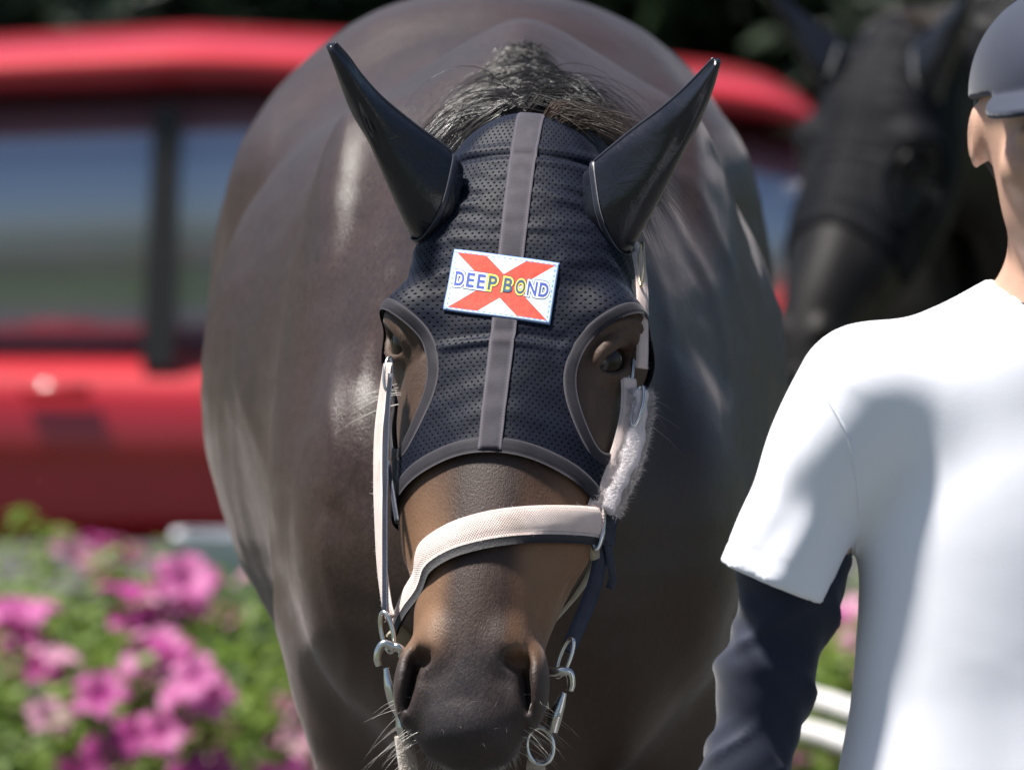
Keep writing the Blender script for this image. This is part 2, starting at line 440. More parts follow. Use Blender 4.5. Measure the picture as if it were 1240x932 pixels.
# fine sculpting of the head: eyelid folds, muzzle wrinkles
Nf = vnormals(Vf, Ff)
q = (Vf - P0) @ HR
disp = np.zeros(len(Vf))
for sg in (-1, 1):
    e = EYE[sg]; out = nrm(UH * sg + VH * .62); axx = LIDAX[sg]; axx = nrm(axx - out * (axx @ out)); up = np.cross(axx, out) * sg
    if up @ TH > 0: up = -up
    r = Vf - e; a_, b_, o_ = r @ axx, r @ up, r @ out
    rr = np.sqrt((a_ * .75) ** 2 + b_ ** 2); win = np.clip((rr - .019) / .004, 0, 1) * np.clip((.050 - rr) / .012, 0, 1) * np.clip((b_ + .002) / .01, 0, 1) * (o_ > 0)
    disp += .0016 * np.sin((rr - .017) * 2 * np.pi / .0085 + .5 * np.sin(a_ * 90)) * win
    win2 = np.clip((rr - .016) / .003, 0, 1) * np.clip((.030 - rr) / .01, 0, 1) * np.clip((-b_) / .008, 0, 1) * (o_ > 0)
    disp += .0008 * np.sin((rr - .016) * 2 * np.pi / .007) * win2
Vf = Vf + Nf * disp[:, None]
# veins and muscle edges on the chest and shoulder
def add_veins(V, N, lines, amp=.0022, w=.006):
    out = np.zeros(len(V))
    for L in lines:
        L = catmull(L, 60); dm = np.full(len(V), 9.0)
        for p in L: dm = np.minimum(dm, ((V - p) ** 2).sum(1))
        out = np.maximum(out, amp * np.exp(-dm / w ** 2))
    return V + N * out[:, None]
Nc = vnormals(Vc, Fc)
rs = np.random.default_rng(17); disp = np.zeros(len(Vc))
for wl, amp, cnt in ((.16, .0008, 9), (.075, .0005, 10), (.035, .00018, 12)):
    for _ in range(cnt):
        k = nrm(rs.normal(0, 1, 3)) * 2 * np.pi / (wl * rs.uniform(.7, 1.4)); disp += amp * rs.uniform(.4, 1) * np.sin(Vc @ k + rs.uniform(0, 6.28)) / 1.6
rib = np.clip((Vc[:, 1] - 10.12) / .1, 0, 1) * np.clip((10.68 - Vc[:, 1]) / .1, 0, 1) * np.clip((Vc[:, 2] - .86) / .12, 0, 1) * np.clip((1.34 - Vc[:, 2]) / .12, 0, 1)
disp += .0004 * np.sin((Vc[:, 1] + .22 * (Vc[:, 2] - 1.1)) * 2 * np.pi / .052) * rib
Vc = Vc + Nc * disp[:, None]

TB = BVHTree.FromPolygons([Vector(p) for p in Vc], [tuple(int(i) for i in f) for f in Fc])
def on_body(px):
    out = []
    for x_, y_ in px:
        o = Vector((0, 0, CAM_H)); h = TB.ray_cast(o, (Vector(unproj(x_, y_, 9.0)) - o).normalized())
        if h[0] is not None: out.append(np.array(h[0]))
    return out
LINES = [[(452, 300), (425, 360), (408, 430), (400, 520), (404, 600)], [(468, 335), (447, 400), (434, 480), (430, 560)], [(392, 640), (402, 720), (424, 800), (428, 880)],
         [(432, 620), (452, 660), (462, 720)], [(300, 330), (288, 420), (298, 500), (322, 560)], [(800, 240), (850, 330), (878, 420), (890, 520)], [(832, 220), (880, 310), (912, 420)], [(786, 300), (812, 400), (822, 500)]]
for L_, a_, w_ in zip(LINES, (.0024, .0020, .0024, .0020, .0016, .0030, .0030, .0020), (.010, .010, .010, .010, .014, .016, .016, .014)):
    pts = on_body(L_)
    if len(pts) > 2: Vc = add_veins(Vc, Nc, [pts], a_, w_)

# ------------------------------------------------------------------ coat, eyes, mane
def coat_material():
    m = Mat('bay_coat'); co = m.coord()
    at = m.node('ShaderNodeAttribute', attribute_name='coat').outputs['Color']
    big = m.noise(9, 4, co, .6); fine = m.noise(260, 3, m.mapping(co, (1, 1, .45)), .6)
    c = m.mix(m.ramp(big, [(.3, (0, 0, 0)), (.75, (1, 1, 1))]), at, m.mix(.5, at, (.042, .0160, .0082)))
    c = m.mix(m.ramp(fine, [(.35, (0, 0, 0)), (.72, (.7, .7, .7))]), c, m.mix(.16, c, (.14, .09, .07)))
    hair = m.noise(700, 3, m.mapping(co, (1, 1, .3)), .65)
    spots = m.noise(70, 4, co, .65)
    b1 = m.bump(spots, .06, .003); b2 = m.bump(hair, .55, .0013, b1)
    ro = m.node('ShaderNodeMapRange', {0: fine, 1: .3, 2: .7, 3: .29, 4: .44}).outputs[0]
    face = m.node('ShaderNodeMapRange', {0: m.node('ShaderNodeSeparateXYZ', {0: co}).outputs[1], 1: -1.15, 2: -.95, 3: 1.0, 4: 0.0}).outputs[0]   # the short face hair is duller than the groomed body
    ro = m.math('ADD', ro, m.math('MULTIPLY', face, .16)); sp = m.math('SUBTRACT', .62, m.math('MULTIPLY', face, .27))
    return m.set(color=c, rough=ro, spec=sp, normal=b2, sheen=.13, sheen_r=.24, sheen_t=(.98, .88, .91))
COAT = coat_material()
def head_cols(V):
    q = (V - P0) @ HR; u, v, t = q[:, 0], q[:, 1], q[:, 2]; au = np.abs(u)
    S = lambda x, a, b: np.clip((x - a) / (b - a), 0, 1) ** 2 * (3 - 2 * np.clip((x - a) / (b - a), 0, 1))
    c = np.tile([.0150, .0070, .0044], (len(V), 1))
    def blend(w, col): nonlocal c; c = c * (1 - w[:, None]) + np.array(col) * w[:, None]
    wob = .010 * np.sin(u * 90 + 1) + .008 * np.sin(t * 60 + v * 50)
    blend(S(t, .10, .2) * (1 - S(t, .36, .42)) * S(au, .045, .075), (.055, .034, .022))
    blend(S(t + wob, .30, .38) * (1 - S(t, .50, .54)) * (1 - S(au, .018, .034)), (.026, .016, .013))
    blend(S(t + wob, .32, .43) * (1 - S(t + wob, .50, .545)) * S(au, .020, .042) * .95, (.22, .12, .064))
    blend(S(t + wob * .6, .500, .545), (.020, .020, .025))
    blend(S(t, .520, .55) * S(au, .052, .066) * .5, (.050, .036, .030))
    blend(np.exp(-((au - .050) / .011) ** 2 - ((t - .546) / .028) ** 2) * .9, (.010, .009, .009))
    blend(S(t, .570, .592) * S(-v, .072, .088), (.17, .14, .11))
    return c
def body_cols(V):
    x, y, z = V.T; S = lambda a, lo, hi: np.clip((a - lo) / (hi - lo), 0, 1)
    c = np.tile([.0150, .0070, .0044], (len(V), 1))
    w = S(1.30 - z, 0, .35) * (y < 10.1) * .30; c = c * (1 - w[:, None]) + np.array([.060, .026, .014]) * w[:, None]
    w = S(.62 - z, 0, .15); c = c * (1 - w[:, None]) + np.array([.012, .010, .010]) * w[:, None]
    w = S(.045 - z, 0, .01); c = c * (1 - w[:, None]) + np.array([.05, .045, .04]) * w[:, None]
    return c
horse = thing('horse', HORSE_AT, 'dark bay horse wearing a navy hood with a red-cross name patch', 'horse', 'horses led round the paddock')
Vb = np.concatenate([Vf, Vc]); Fb = np.concatenate([Ff, Fc + len(Vf)])
body = make_obj('body', Vb, Fb, COAT, horse, cols=np.concatenate([head_cols(Vf), body_cols(Vc)]))
BV = BVHTree.FromPolygons([Vector(p) for p in Vb], [tuple(int(i) for i in f) for f in Fb])
def ray_px(px, py, tree=None, off=0.0):
    """point where the sight line of a photo pixel meets the horse, lifted off the surface"""
    o = Vector((0, 0, CAM_H)); d = (Vector(unproj(px, py, 9.0)) - o).normalized()
    h = (tree or BV).ray_cast(o, d)
    if h[0] is None: return None, None
    n = np.array(h[1]); n = n if n @ np.array(d) < 0 else -n
    return np.array(h[0]) + n * off, n

def eye_material():
    m = Mat('horse_eye'); co = m.coord()
    c = m.ramp(m.noise(160, 3, co), [(.35, (.005, .003, .0025)), (.7, (.018, .009, .005))])
    return m.set(color=c, rough=.22, spec=.22, coat=.12, coat_r=.03)
EYEM = eye_material()
def uv_sphere(c, r, nu=32, nv=20, sc=(1, 1, 1), R=None):
    a = np.linspace(0, 2 * np.pi, nu, endpoint=False); b = np.linspace(0, np.pi, nv + 1)
    V = np.array([[math.sin(t) * math.cos(p), math.sin(t) * math.sin(p), math.cos(t)] for t in b for p in a]) * r * np.asarray(sc)
    if R is not None: V = V @ np.asarray(R).T
    F = [(i * nu + j, i * nu + (j + 1) % nu, (i + 1) * nu + (j + 1) % nu, (i + 1) * nu + j) for i in range(nv) for j in range(nu)]
    return V + np.asarray(c), F
for sg in (-1, 1):
    v, f = uv_sphere(EYE[sg], .0285); make_obj('eye', v, f, EYEM, horse)

# ------------------------------------------------------------------ the hood
AXV = -.090
NTH, NTT = 181, 230
TH_T = np.radians(np.linspace(-150, 150, NTH)); T_T = np.linspace(-.075, .45, NTT)
RT = np.zeros((NTT, NTH))
for i, t in enumerate(T_T):
    c = H(0, AXV, t)
    for j, th in enumerate(TH_T):
        d = UH * math.sin(th) + VH * math.cos(th); h = BV.ray_cast(Vector(c), Vector(d), .3)
        RT[i, j] = min(h[3], .17) if h[0] is not None else .12
for _ in range(4):
    Q_ = np.pad(RT, 1, mode='edge'); RT = (Q_[:-2, 1:-1] + Q_[2:, 1:-1] + Q_[1:-1, :-2] + Q_[1:-1, 2:] + 2 * RT) / 6
def hsurf(th, t, off=0.0):
    th = np.asarray(th, float); t = np.asarray(t, float)
    x = np.clip((th - TH_T[0]) / (TH_T[1] - TH_T[0]), 0, NTH - 1.001); y = np.clip((t - T_T[0]) / (T_T[1] - T_T[0]), 0, NTT - 1.001)
    i, j = y.astype(int), x.astype(int); fy, fx = y - i, x - j
    r = (RT[i, j] * (1 - fx) + RT[i, j + 1] * fx) * (1 - fy) + (RT[i + 1, j] * (1 - fx) + RT[i + 1, j + 1] * fx) * fy + off
    return P0 + UH * (r * np.sin(th))[..., None] + VH * (AXV + r * np.cos(th))[..., None] + TH * t[..., None]
def hnorm(th, t):
    e = .01; a = hsurf(th + e, t) - hsurf(th - e, t); b = hsurf(th, t + e * .3) - hsurf(th, t - e * .3)
    n = nrm(np.cross(a, b)); c = P0 + VH * AXV + TH * np.asarray(t)[..., None]
    return n * np.sign(np.sum(n * (hsurf(th, t) - c), -1, keepdims=True))
rw = np.random.default_rng(21)
FOLDS = [(rw.uniform(.045, .175), rw.choice([-1, 1]) * rw.uniform(.1, .75), rw.uniform(.25, .5), rw.uniform(.0032, .0065), rw.uniform(-.03, .06), rw.uniform(.0006, .0016)) for _ in range(26)]
FOLDS += [(.226, -.12, .55, .0040, .012, .0034), (.217, .10, .6, .0060, .010, -.0022), (.30, .15, .5, .009, .03, .0008), (.275, -.2, .4, .009, .04, .0007)]
HC, HH = .245, .072
def hole(th, t):
    k = np.clip((t - HC) / HH, -1, 1); w = np.radians(27) * (1 - .30 * np.clip(k, 0, 1) ** 1.5); c = np.radians(62.5) - np.radians(4) * k
    return ((np.abs(th) - c) / w) ** 2 + ((t - HC) / HH) ** 2
def wrinkle(th, t):
    d = np.zeros_like(th)
    for t0, th0, w, s, k, a in FOLDS:
        d += a * np.exp(-((t - t0 - k * (np.abs(th) - .3) * .6) / s) ** 2) * np.exp(-((th - th0) / w) ** 2)
    d += .0022 * np.exp(-((t - .021) / .0045) ** 2) - .0020 * np.exp(-((t - .030) / .0028) ** 2) + .0014 * np.exp(-((t - .038) / .004) ** 2)
    d += .0004 * np.sin(t * 330 + 2.2 * np.sin(th * 4) + 1.5 * np.sin(th * 9)) * np.clip((.20 - t) / .05, 0, 1) * np.clip(t / .03, 0, 1)
    d += .00022 * np.sin(t * 210 + 3 * np.sin(th * 3 + 1)) * np.clip((t - .2) / .03, 0, 1)
    flat = np.clip((np.abs(t - .163) - .034) / .012, 0, 1); flat = np.maximum(flat, np.clip((np.abs(th + .08) - .42) / .12, 0, 1))
    return d * flat * np.clip((hole(th, t) - 1.05) / .5, 0, 1)
def t_end(th): return .333 + .030 * np.clip(np.abs(th) / 1.15, 0, 1.1) ** 2.2
NU_, NV_ = 250, 210
ff, pp = np.meshgrid(np.linspace(0, 1, NV_), np.linspace(-1, 1, NU_), indexing='ij')
tt0 = -.035 + ff * .37; thm = np.radians(92 + 36 * np.clip((tt0 + .05) / .2, 0, 1)); TG = pp * thm; TT = -.035 + ff * (t_end(TG) + .035)
OFFH = .0042
Vh = hsurf(TG, TT, OFFH + wrinkle(TG, TT)).reshape(-1, 3)
idx = np.arange(NV_ * NU_).reshape(NV_, NU_)
Fh = np.stack([idx[:-1, :-1], idx[:-1, 1:], idx[1:, 1:], idx[1:, :-1]], -1).reshape(-1, 4)
hv = hole(TG, TT).ravel(); Fh = Fh[hv[Fh].mean(1) > 1.0]
UVh = np.stack([TG * .098, TT], -1).reshape(-1, 2)
Vh, Fh, uu = sub_mesh(Vh, Fh, np.ones(len(Fh), bool)); UVh = UVh[uu]

def hood_material():
    m = Mat('perforated_navy_mesh'); uv = m.coord('UV'); sep = m.node('ShaderNodeSeparateXYZ', {0: uv})
    sx, sy = .0058, .0078
    x = m.math('DIVIDE', sep.outputs[0], sx); y = m.math('DIVIDE', sep.outputs[1], sy)
    def dots(ox, oy):
        a = m.math('SUBTRACT', m.math('FRACT', m.math('ADD', x, ox)), .5); b = m.math('SUBTRACT', m.math('FRACT', m.math('ADD', y, oy)), .5)
        return m.math('SQRT', m.math('ADD', m.math('POWER', m.math('MULTIPLY', a, sx * 1000), 2.0), m.math('POWER', m.math('MULTIPLY', b, sy * 1000), 2.0)))
    r = m.math('MINIMUM', dots(50.0, 50.0), dots(50.5, 50.5))           # millimetres to the nearest hole
    holef = m.node('ShaderNodeMapRange', {0: r, 1: .78, 2: 1.05, 3: 1.0, 4: 0.0}).outputs[0]
    co = m.coord(); n1 = m.noise(30, 4, co); weave = m.noise(1500, 2, co)
    base = m.ramp(n1, [(.3, (.0030, .0045, .0115)), (.75, (.0062, .0090, .020))])
    col = m.mix(holef, base, (.003, .003, .004))
    h = m.math('ADD', m.math('MULTIPLY', m.node('ShaderNodeMapRange', {0: r, 1: .5, 2: 1.3, 3: 0.0, 4: 1.0}).outputs[0], 1.0), m.math('MULTIPLY', weave, .25))
    ro = m.math('ADD', m.math('MULTIPLY', holef, .35), .56)
    b = m.bump(h, .35, .0006, m.bump(m.noise(55, 3, co), .25, .004))
    return m.set(color=col, rough=ro, spec=m.math('SUBTRACT', .15, m.math('MULTIPLY', holef, .15)), normal=b, sheen=.07, sheen_r=.35, sheen_t=(.6, .7, .95))
def tape_material(name, c0, c1, rib=1400, rough=.7):
    m = Mat(name); co = m.coord(); uv = m.coord('UV'); sep = m.node('ShaderNodeSeparateXYZ', {0: uv})
    n = m.noise(60, 4, co); ribs = m.math('SINE', m.math('MULTIPLY', sep.outputs[1], rib * 3.0))
    edge = m.math('ABSOLUTE', m.math('SUBTRACT', sep.outputs[0], .5))
    st = m.math('MULTIPLY', m.math('GREATER_THAN', edge, .41), m.math('MULTIPLY', m.math('LESS_THAN', edge, .455), m.math('GREATER_THAN', m.math('SINE', m.math('MULTIPLY', sep.outputs[1], 2200.0)), -.2)))
    col = m.mix(st, m.ramp(n, [(.3, c0), (.72, c1)]), tuple(min(1, x * 1.7) for x in c1))
    return m.set(color=col, rough=rough, spec=.25, normal=m.bump(m.math('ADD', m.math('MULTIPLY', ribs, .05), m.math('ADD', m.noise(900, 2, co), m.math('MULTIPLY', st, -1.0))), .35, .0008), sheen=.12, sheen_r=.4)
HOODM = hood_material()
TAPE = tape_material('dusty_grosgrain', (.028, .025, .034), (.050, .044, .058))
BIND = tape_material('dark_binding', (.010, .0095, .014), (.020, .018, .025))
hood = thing('ear_hood', H(0, -.09, .15), 'navy mesh ear hood with vinyl ears, eye holes and a red-cross name patch', 'hood')
fab = make_obj('mesh_fabric', Vh, Fh, HOODM, hood, uvs=UVh)
sm = fab.modifiers.new('thickness', 'SOLIDIFY'); sm.thickness = .0012; sm.offset = -1
HBV = BVHTree.FromPolygons([Vector(p) for p in Vh], [tuple(int(i) for i in f) for f in Fh])

# centre tape, nose binding, eye bindings
t_ = np.linspace(-.03, .334, 90); th_ = .012 * np.sin(t_ * 14)
v, f, u = ribbon(hsurf(th_, t_, OFFH + .0024 + .8 * wrinkle(th_, t_)), hnorm(th_, t_), np.linspace(.0255, .0215, 90), .0014); MB().add(v, f, u).build('centre_tape', TAPE, hood)
th_ = np.linspace(-2.1, 2.1, 160); t_ = t_end(th_) - .004
v, f, u = ribbon(hsurf(th_, t_, OFFH + .0016 + .5 * wrinkle(th_, t_)), hnorm(th_, t_), .0150, .0022); MB().add(v, f, u).build('nose_binding', BIND, hood)
for sg in (-1, 1):
    a = np.linspace(0, 2 * np.pi, 120, endpoint=False); k = np.sin(a)
    w = np.radians(27) * (1 - .30 * np.clip(k, 0, 1) ** 1.5); c = np.radians(62.5) - np.radians(4) * k
    th_ = sg * (c + w * np.cos(a) * 1.01); t_ = HC + HH * 1.01 * k
    v, f, u = ribbon(hsurf(th_, t_, OFFH + .0014), hnorm(th_, t_), .0120, .0024, closed=True); MB().add(v, f, u).build('eye_binding', BIND, hood)

# vinyl ear covers
def vinyl():
    m = Mat('navy_vinyl'); co = m.coord(); cr = m.node('ShaderNodeTexVoronoi', {'Scale': 420.0, 'Vector': co}, feature='DISTANCE_TO_EDGE').outputs[0]
    n = m.noise(35, 4, co)
    return m.set(color=m.ramp(n, [(.3, (.005, .006, .011)), (.75, (.009, .010, .018))]), rough=m.node('ShaderNodeMapRange', {0: n, 1: .3, 2: .7, 3: .24, 4: .36}).outputs[0], spec=.5,
                 normal=m.bump(cr, .12, .0008, m.bump(m.noise(45, 4, co, .6, .6), .30, .005)))
VINYL = vinyl(); PIPE = plain('vinyl_piping', (.020, .022, .034), .38, bump=.05)
def ear(outer, inner, dep_base, dep_tip, thick, fold, sg):
    n = 34; O = catmull(np.array(outer, float), n); I = catmull(np.array(inner, float), n); k = 40; V = []; UVs = []
    s = np.linspace(0, 1, n); A_, B_ = [], []
    for i in range(n):
        y = dep_base + (dep_tip - dep_base) * s[i]
        A_.append(unproj(O[i, 0], O[i, 1], y + .014 * (1 - s[i]))); B_.append(unproj(I[i, 0], I[i, 1], y - .004 * (1 - s[i])))
    A_, B_ = np.array(A_), np.array(B_); M = (A_ + B_) / 2; axis = nrm(np.gradient(M, axis=0))
    for i in range(n):
        e = B_[i] - A_[i]; w = np.linalg.norm(e) / 2; e = e / (2 * w); nn = np.cross(axis[i], e); nn = nn / np.linalg.norm(nn)
        if nn[1] > 0: nn = -nn
        th = thick * (1 - s[i]) ** .75 + .0045
        for q in range(k):
            p = 2 * np.pi * q / k; x, y = math.cos(p), math.sin(p)
            yy = th * y * (1 - .38 * x) * (1 if y > 0 else .9)
            if y > 0: yy -= fold * math.exp(-((s[i] - .52) / .13) ** 2) * math.exp(-((x + .45) / .30) ** 2)
            yy += .0012 * math.sin(9 * s[i] + 5 * x) * y
            V.append(M[i] + e * (w * x) + nn * yy)
    F = [(i * k + q, i * k + (q + 1) % k, (i + 1) * k + (q + 1) % k, (i + 1) * k + q) for i in range(n - 1) for q in range(k)]
    F.append(tuple((n - 1) * k + q for q in range(k)))
    o = make_obj('ear_cover', V, F, VINYL, hood)
    v, f = tube(B_[3:] + np.array([0, -.0006, 0]), .0017, 8); make_obj('seam_piping', v, f, PIPE, o)
    base = np.array(V).reshape(n, k, 3)[4]; sel = np.array([base[q] for q in range(0, k // 2 + 1)])
    ce = base.mean(0); v, f, u = ribbon(sel + nrm(sel - ce) * .0010, nrm(sel - ce), .0058, .0016); MB().add(v, f, u).build('base_binding', PIPE, o)
    return np.array(V).reshape(n, k, 3)
EARL = ear([(506, 300), (494, 279), (470, 226), (447, 174), (430, 143), (413, 102), (395, 57)], [(560, 200), (543, 181), (502, 151), (463, 119), (438, 92), (422, 70), (406, 52)], 9.09, 9.03, .026, .010, -1)
EARR = ear([(754, 318), (769, 296), (800, 240), (828, 186), (846, 152), (862, 112), (873, 76)], [(708, 208), (725, 191), (764, 159), (800, 132), (828, 108), (848, 88), (864, 71)], 9.07, 9.00, .024, .004, 1)

# name patch
def patch_material():
    m = Mat('patch_print'); uv = m.coord('UV'); sep = m.node('ShaderNodeSeparateXYZ', {0: uv}); x, y = sep.outputs[0], sep.outputs[1]
    # saltire: bands about the two diagonals, measured along x
    d1 = m.math('ABSOLUTE', m.math('SUBTRACT', m.math('MULTIPLY', m.math('SUBTRACT', x, .5), 1.38), m.math('SUBTRACT', y, .5)))
    d2 = m.math('ABSOLUTE', m.math('ADD', m.math('MULTIPLY', m.math('SUBTRACT', x, .5), 1.38), m.math('SUBTRACT', y, .5)))
    band = m.math('LESS_THAN', m.math('MINIMUM', d1, d2), .195)
    ins = m.math('MULTIPLY', m.math('LESS_THAN', m.math('ABSOLUTE', m.math('SUBTRACT', x, .5)), .465), m.math('LESS_THAN', m.math('ABSOLUTE', m.math('SUBTRACT', y, .5)), .452))
    co = m.coord(); n = m.noise(250, 3, co)
    white = m.ramp(n, [(.3, (.52, .66, .80)), (.7, (.64, .77, .88))]); red = m.ramp(n, [(.3, (.60, .065, .045)), (.7, (.72, .10, .065))])
    col = m.mix(m.math('MULTIPLY', band, ins), white, red)
    ex = m.math('ABSOLUTE', m.math('SUBTRACT', x, .5)); ey = m.math('ABSOLUTE', m.math('SUBTRACT', y, .5))
    def near(v, c, w): return m.math('LESS_THAN', m.math('ABSOLUTE', m.math('SUBTRACT', v, c)), w)
    stx = m.math('MULTIPLY', near(ex, .468, .006), m.math('GREATER_THAN', m.math('SINE', m.math('MULTIPLY', y, 75.0)), .0))
    sty = m.math('MULTIPLY', near(ey, .455, .010), m.math('GREATER_THAN', m.math('SINE', m.math('MULTIPLY', x, 120.0)), .0))
    col = m.mix(m.math('MULTIPLY', m.math('MAXIMUM', stx, sty), .8), col, (.10, .22, .55))
    rim = m.math('MAXIMUM', m.math('GREATER_THAN', ex, .490), m.math('GREATER_THAN', ey, .484))
    col = m.mix(m.math('MULTIPLY', rim, .8), col, (.10, .22, .60))
    return m.set(color=col, rough=.75, spec=.25, normal=m.bump(m.noise(1200, 2, co), .3, .0006), sheen=.2)
PC = np.array([(552.5, 303), (676.5, 320), (664.5, 394), (540, 376.5)], float)
def patch_uv(p):
    h, n = ray_px(p[0], p[1], HBV); q = (h - P0) @ HR
    return math.atan2(q[0], q[1] - AXV), q[2]
# smooth map from patch uv to hood coordinates, fitted by least squares
su, sv = np.meshgrid(np.linspace(0, 1, 13), np.linspace(0, 1, 9)); su, sv = su.ravel(), sv.ravel(); G = []
for a, b in zip(su, sv):
    p = (PC[3] * (1 - a) + PC[2] * a) * (1 - b) + (PC[0] * (1 - a) + PC[1] * a) * b; G.append(patch_uv(p))
def basis(a, b): return np.stack([np.ones_like(a), a, b, a * b, a * a, b * b, a ** 3, a * a * b], -1)
COEF = np.linalg.lstsq(basis(su, sv), np.array(G), rcond=None)[0]
def patch_map(u, v, off):
    u = np.asarray(u, float); v = np.asarray(v, float); g = basis(u, v) @ COEF
    return hsurf(g[..., 0], g[..., 1], OFFH + .0036 + off)
gu, gv = np.meshgrid(np.linspace(0, 1, 41), np.linspace(0, 1, 27), indexing='ij')
top_ = patch_map(gu, gv, 0).reshape(-1, 3); ii = np.arange(41 * 27).reshape(41, 27)
Fp = np.stack([ii[:-1, :-1], ii[1:, :-1], ii[1:, 1:], ii[:-1, 1:]], -1).reshape(-1, 4)
patch = make_obj('name_patch', top_, Fp, patch_material(), hood, uvs=np.stack([gu, gv], -1).reshape(-1, 2))
tag(patch, 'white patch with a red diagonal cross and blue lettering')
sm = patch.modifiers.new('thickness', 'SOLIDIFY'); sm.thickness = .0022; sm.offset = -1
INK = [plain('ink_outline', (.020, .030, .12), .7, .1), plain('ink_white', (.78, .80, .84), .7, .04), plain('ink_yellow', (.86, .68, .10), .7, .04), plain('ink_blue', (.055, .10, .42), .7, .1), plain('ink_teal', (.035, .095, .19), .7, .1)]
def glyph(ch, size, offset):
    cu = bpy.data.curves.new('glyph', 'FONT'); cu.body = ch; cu.size = size; cu.offset = offset; cu.resolution_u = 5; cu.fill_mode = 'FRONT'
    o = bpy.data.objects.new('glyph', cu); COL.objects.link(o); dg = bpy.context.evaluated_depsgraph_get()
    me = o.evaluated_get(dg).to_mesh(); bm = bmesh.new(); bm.from_mesh(me)
    bmesh.ops.triangulate(bm, faces=bm.faces); bmesh.ops.subdivide_edges(bm, edges=[e for e in bm.edges if e.calc_length() > .08], cuts=2, use_grid_fill=True)
    bm.verts.index_update(); V = np.array([v.co[:] for v in bm.verts]); F = [tuple(v.index for v in f.verts) for f in bm.faces]
    bm.free(); o.evaluated_get(dg).to_mesh_clear(); bpy.data.objects.remove(o); bpy.data.curves.remove(cu); return V, F
# letters: centre (u), then size along the patch; the print runs level with the patch
LET = [('D', .128, .600), ('E', .232, .590), ('E', .331, .580), ('P', .437, .568), ('B', .583, .535), ('O', .700, .515), ('N', .810, .500), ('D', .918, .480)]
LET = [(c, .103 + (u - .128) * 1.0, .525) for c, u, _ in LET]
for ch, uc, vc in LET:
    V0_, F0_ = glyph(ch, 1.0, 0.0); mid = (V0_.max(0) + V0_.min(0)) / 2; hgt = V0_[:, 1].max() - V0_[:, 1].min(); wid = V0_[:, 0].max() - V0_[:, 0].min()
    mb = MB(); mats = []; ms = []
    halo = 2 if ch in 'PBO' else 1
    for off, lift, mi in ((.150, .00015, 0), (.115, .00032, halo), (.022, .0005, 4 if ch in 'PBO' else 3)):
        V1, F1 = glyph(ch, 1.0, off)
        if ch == 'B' and off > .1:                      # keep the two small counters filled
            a0, a1 = V0_.min(0), V0_.max(0); k0 = len(V1); V1 = np.r_[V1, [(x_, y_, 0) for y_ in np.linspace(a0[1], a1[1], 4) for x_ in (a0[0], (a0[0] + a1[0]) / 2, a1[0] - .06)]]
            F1 = F1 + [(k0 + i_ * 3 + j_, k0 + i_ * 3 + j_ + 1, k0 + i_ * 3 + j_ + 4, k0 + i_ * 3 + j_ + 3) for i_ in range(3) for j_ in range(2)]
        uu_ = uc + (V1[:, 0] - mid[0]) * (.082 / max(wid, .5)); vv_ = vc + (V1[:, 1] - mid[1]) * (.215 / hgt)
        mb.add(patch_map(uu_, vv_, lift), F1); ms += [len(mats)] * len(F1); mats.append(INK[mi])
    o = mb.build('letter', mats, patch, smooth=False)
    o.data.polygons.foreach_set('material_index', np.array(ms, dtype=np.int32))

# ------------------------------------------------------------------ mane, forelock, tail, whiskers
def hair_material(name, c0, c1, rough=.38):
    m = Mat(name); co = m.coord()
    return m.set(color=m.ramp(m.noise(120, 4, co), [(.25, c0), (.75, c1)]), rough=rough, spec=.55)
HAIR = hair_material('dark_mane_hair', (.010, .009, .009), (.028, .024, .023), .30)
PALE = hair_material('pale_whisker_hair', (.30, .28, .26), (.55, .52, .49), .5)
def neck_only(P):
    n = P - NA; d = smin(NECK(n @ NU, n @ NV, n @ NT), TORSO(P[:, 0], P[:, 2], P[:, 1]), .085)
    m = P[:, 1] < 9.4
    if m.any(): d[m] = smin(d[m], head_sdf(P[m]), .03)
    return d
def groom(roots, dirs, length, steps, pull, jitter, off, seed):
    r = np.random.default_rng(seed); P = roots.copy(); D = nrm(dirs); out = [P.copy()]; st = (length / steps)[:, None]
    for k in range(steps):
        D = nrm(D + pull * (.22 + .12 * k / steps) + r.normal(0, jitter, D.shape))
        P = P + D * st; d, G = grad(neck_only, P, .003); G = nrm(G); pen = np.clip(off - d, 0, None)
        P = P + G * pen[:, None]; into = np.clip(-(D * G).sum(1), 0, 1)[:, None] * (pen > 0)[:, None]; D = nrm(D + G * into)
        out.append(P.copy())
    return np.stack(out, 1)
def crest(y):
    """top line of the neck at depth y"""
    z = np.full_like(y, 1.75); x = np.full_like(y, .012)
    for _ in range(14): z = z - np.maximum(neck_only(np.stack([x, y, z], 1)), -.02) * .8
    return np.stack([x, y, z], 1)
r = np.random.default_rng(3); n = 7000
ys = r.uniform(9.19, 9.82, n); R0 = crest(ys); side = np.where(r.random(n) < .62, -1.0, 1.0)
R0[:, 0] += r.normal(0, .006, n); R0[:, 2] -= .002
D0 = np.stack([side * r.uniform(.4, 1.0, n), r.uniform(-.35, .10, n), r.uniform(-.15, .22, n)], 1)
clump = np.round((ys + .02 * side) * 45); ph = np.stack([np.sin(clump * 12.9), np.cos(clump * 7.3), np.sin(clump * 3.1)], 1)
pull = np.stack([side * .35, np.full(n, -.16), np.full(n, -1.15)], 1) + ph * .22
mane = groom(R0, D0 + ph * .25, (r.uniform(.09, .16, n) + .04 * (side > 0)) * np.clip((9.86 - ys) / .3, .2, 1), 11, pull, .032, r.uniform(.001, .016, n), 5)
v, f = strands(mane, r.uniform(.0004, .0008, n)); make_obj('mane', v, f, HAIR, horse)
